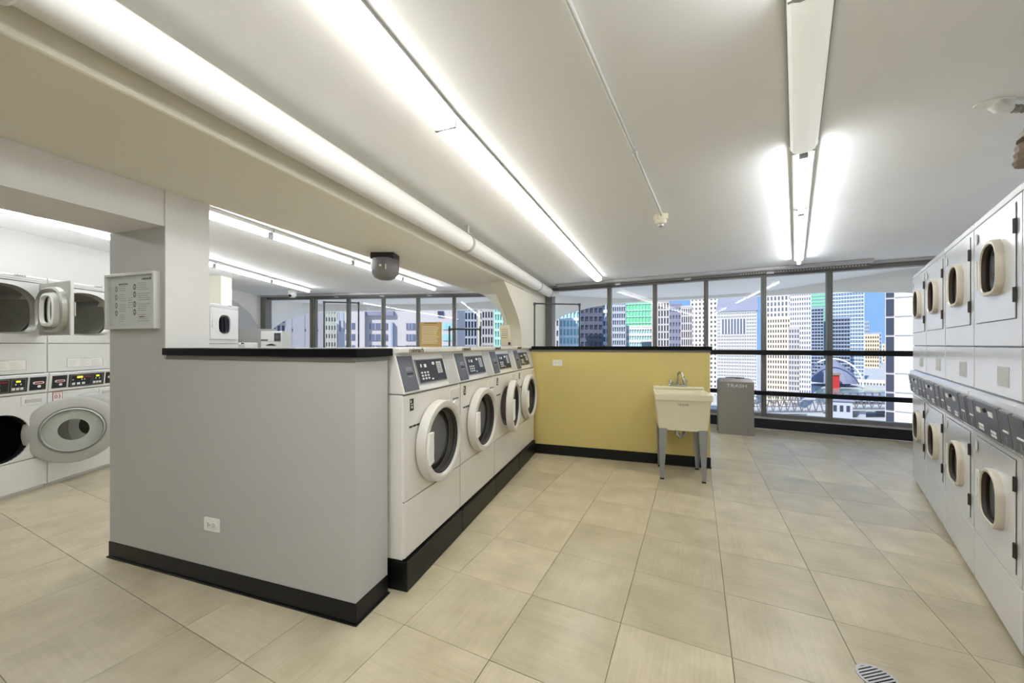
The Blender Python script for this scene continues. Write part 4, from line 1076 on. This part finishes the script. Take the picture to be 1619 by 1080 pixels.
B('low pale quay terrace of arches along the river', 1262, 1400, 600, 452, 'w_cream', 'g_mid', 30, 6, .3, .4)
# neighbouring tower: dark window strip and white panels
nb = empty('neighbouring_tower', (0, 0, 0), -math.atan(1.012)); D = 62
def px(x): return (x-1416)/600*D*1.42/2.02+px0
px0 = (1416-809.5)/600*D
nb.location = (px0, D, GZ)
MB().box(px(1414)-px(1416), 22, .3, 12, 0, 75).build('core', 'w_white', nb)
MB().box(px(1399)-px(1416), px(1414)-px(1416), .2, 6, 0, 75).build('side_strip', 'w_lav', nb)
for k in range(12):
    z0 = 32.5+k*3.1; MB().box(px(1400.5)-px(1416), px(1413.5)-px(1416), .0, .3, z0, z0+2.7).build('window', 'g_dark', nb)
    MB().box(px(1415)-px(1416), 21, .0, .35, z0-.1, z0+2.75).build('panel', 'w_white', nb)
tag(nb, 'neighbouring white panelled tower with a dark window strip, nearest on the right', 'building')
# arena like dome, river, bridge, boats, cars
dm = empty('domed_hall', at(1318, 600, 428), -.72); dm.location.z = GZ
N2 = 18; loops = []
for j in range(7):
    rr = 1-(j/6)**1.6; z = 4+26*(j/6)
    loops.append([(21*rr*math.cos(2*PI*k/N2), 20*rr*math.sin(2*PI*k/N2), z) for k in range(N2)])
MB().loft(loops, True, True, True).build('roof', 'roof_slate', dm)
MB().tube([(24*math.cos(PI*k/20), -21, 2+29*math.sin(PI*k/20)) for k in range(21)], .9, 8).build('arch_rib', 'w_white', dm)
tag(dm, 'dark domed hall with a white arch beyond the river', 'hall')
rd = empty('red_kiosk', at(1319, 600, 404), 0); rd.location.z = GZ; MB().box(-4, 4, -2, 2, 0, 14).build('wall', 'red_paint', rd); MB().box(-5, 5, -3, 3, 14, 16).build('roof', 'w_brown', rd)
tag(rd, 'small red kiosk before the domed hall', 'kiosk')
MB().prism([(.80*300, 300), (1.3*300, 300), (1.3*380, 400), (.80*400, 400)], GZ-.2, GZ+.15, 'z').build('river', 'river', kind='stuff')
tag(bpy.data.objects['river'], 'greenish river between the quay and the bridge', 'river')
def truss(name, x0, x1, D0, z, label, n=14, hgt=6):
    r = empty(name, ((x0+x1)/2, D0, GZ)); L = (x1-x0)/2
    MB().box(-L, L, 0, 18, z-1.2, z).build('deck', 'asphalt', r)
    for y in (0, 18):
        q = MB().box(-L, L, y-.3, y+.3, z+hgt-.5, z+hgt); q.box(-L, L, y-.3, y+.3, z, z+.5)
        for k in range(n):
            xa = -L+2*L*k/n; xb = -L+2*L*(k+1)/n
            q.tube([(xa, y, z), ((xa+xb)/2, y, z+hgt), (xb, y, z)], .35, 5)
        q.build('truss', 'bridge_steel', r)
    for x in (-L*.6, 0, L*.6): MB().box(x-2, x+2, 2, 16, 0, z-1).build('bridge_pier', 'w_grey', r)
    return tag(r, label, 'bridge')
truss('truss_bridge', 132, 182, 222, 7, 'steel truss bridge low behind the trash bin', 12, 7)
truss('truss_bridge', 206, 285, 238, 6, 'grey steel truss bridge beyond the lowest panes at right', 16, 8)
bh = empty('bridge_house', at(1326, 600, 221), -.4); bh.location.z = GZ
MB().box(-5, 5, -4, 4, 0, 14).build('wall', 'w_grey', bh)
for x in (-3, 0, 3): MB().box(x-.8, x+.8, -4.2, -3.9, 8, 11.5).build('window', 'g_dark', bh)
MB().loft([lp(6, 5, 14), lp(3.5, 2.5, 17)], True, True, True).build('roof', 'roof_slate', bh)
tag(bh, 'small grey bridge house beside the truss bridge', 'bridge house')
bh = empty('pavilion', at(1374, 600, 272), -.5); bh.location.z = GZ
MB().box(-9, 9, -5, 5, 0, 6).build('wall', 'w_brown', bh); MB().loft([lp(11, 7, 6), lp(1.5, .5, 13)], True, True, True).build('roof', 'roof_slate', bh)
tag(bh, 'hip roofed brown pavilion at the river edge', 'pavilion')
for k in range(26):
    x = 150+random.uniform(0, 150); y = 197+3.6*(k%4)+random.uniform(0, 1); x = 150+5.6*k
    c = empty('car', (x, y, GZ+.0), random.choice([.5, 1.2, 2.0]))
    cw = random.choice(['w_white', 'w_dark', 'w_grey', 'w_lav'])
    mb = MB().loft([lp(2.2, .9, .3), lp(2.3, .95, .8), lp(2.2, .9, 1.0), lp(1.3, .8, 1.0), lp(1.0, .7, 1.55)], True, True, True); mb.build('body', cw, c)
    MB().box(-1.15, 1.15, -.78, .78, 1.05, 1.4).build('windows', 'g_dark', c)
    cn = {'w_white': 'white', 'w_dark': 'dark', 'w_grey': 'grey', 'w_lav': 'silver'}[cw]; tag(c, 'small '+cn+' car on the road far below the windows', 'car', cn+' cars on the road below')

# left-hand bay
B('pale tower with small windows at the far left window edge', 400, 458, 494, 130, 'w_lav', 'g_mid', 8, 3.4, .35, .3, turn=.2)
sb = B('plain lavender windowless slab left of the first window post', 452, 512, 484, 105, 'w_lav', 'w_lav', 3, 7, .9, .9, depth=20)
B('cream tower with a grid of pale windows framed by the hanging rail', 505, 536, 482, 150, 'w_cream', 'g_mid', 7, 3.3, .55, .5)
B('narrow white block between the cream tower and the large lavender building', 534, 548, 482, 128, 'w_white', 'w_grey', 2, 9, .6, .6)
# large lavender building with individually built windows
lb = empty('office_building', (0, 0, 0)); D = 92
pxd = lambda x: (x-809.5)/600*D
pz = lambda y: H-(y-545)*D/600-GZ
lb.location = (0, D, GZ)
MB().box(pxd(549), pxd(722), .3, 16, 0, pz(482)).build('wall', 'w_lav', lb)
MB().box(pxd(578), pxd(623), -.5, .4, pz(499), pz(492)).build('cornice', 'w_lav_dark', lb)
MB().box(pxd(548), pxd(579), -1.0, .4, 20, pz(492)).build('left_wing', 'w_lav', lb)
for x0, x1 in ((549, 564), (584, 612), (642, 656), (700, 717), (727-10, 719)):
    for k in range(4):
        ya = 511+k*17.5; wnd = MB().box(pxd(x0), pxd(x1), (-1.1 if x0 < 560 else .1), .35, pz(ya+10), pz(ya)).build('window', 'g_mid' if x0 != 700 else 'g_teal', lb)
        yf = -1.16 if x0 < 560 else .04
        for t_ in ([.5] if x1-x0 < 14 else [.33, .66]):
            xm = pxd(x0)+(pxd(x1)-pxd(x0))*t_; MB().box(xm-.06, xm+.06, yf, yf+.1, pz(ya+10), pz(ya)).build('glazing_bar', 'w_grey', wnd)
MB().box(pxd(692), pxd(701), .0, .35, pz(501), pz(492)).build('window', 'g_dark', lb)
for x in (570, 619): MB().box(pxd(x), pxd(x+3), -.6, .4, 20, pz(510)).build('pilaster', 'w_bluegrey', lb)
tag(lb, 'large lavender office building with wide window bands, centre of the left windows', 'building')
B('dark glass tower with pale vertical piers beyond the low hanging rail', 720, 754, 478, 170, 'w_grey', 'g_dark', 7, 3.8, .35, .25)
B('cream sided slim tower beside the dark glass tower', 750, 764, 478, 190, 'w_cream', 'g_mid', 2, 4.2, .7, .3)
B('blue grey tower with dark window strips near the curved column', 762, 784, 476, 172, 'w_lav', 'g_dark', 5, 3.8, .4, .3)
B('mint glass tower at the curved right edge of the left windows', 782, 806, 480, 145, 'w_mint', 'g_teal', 6, 3.2, .3, .3)
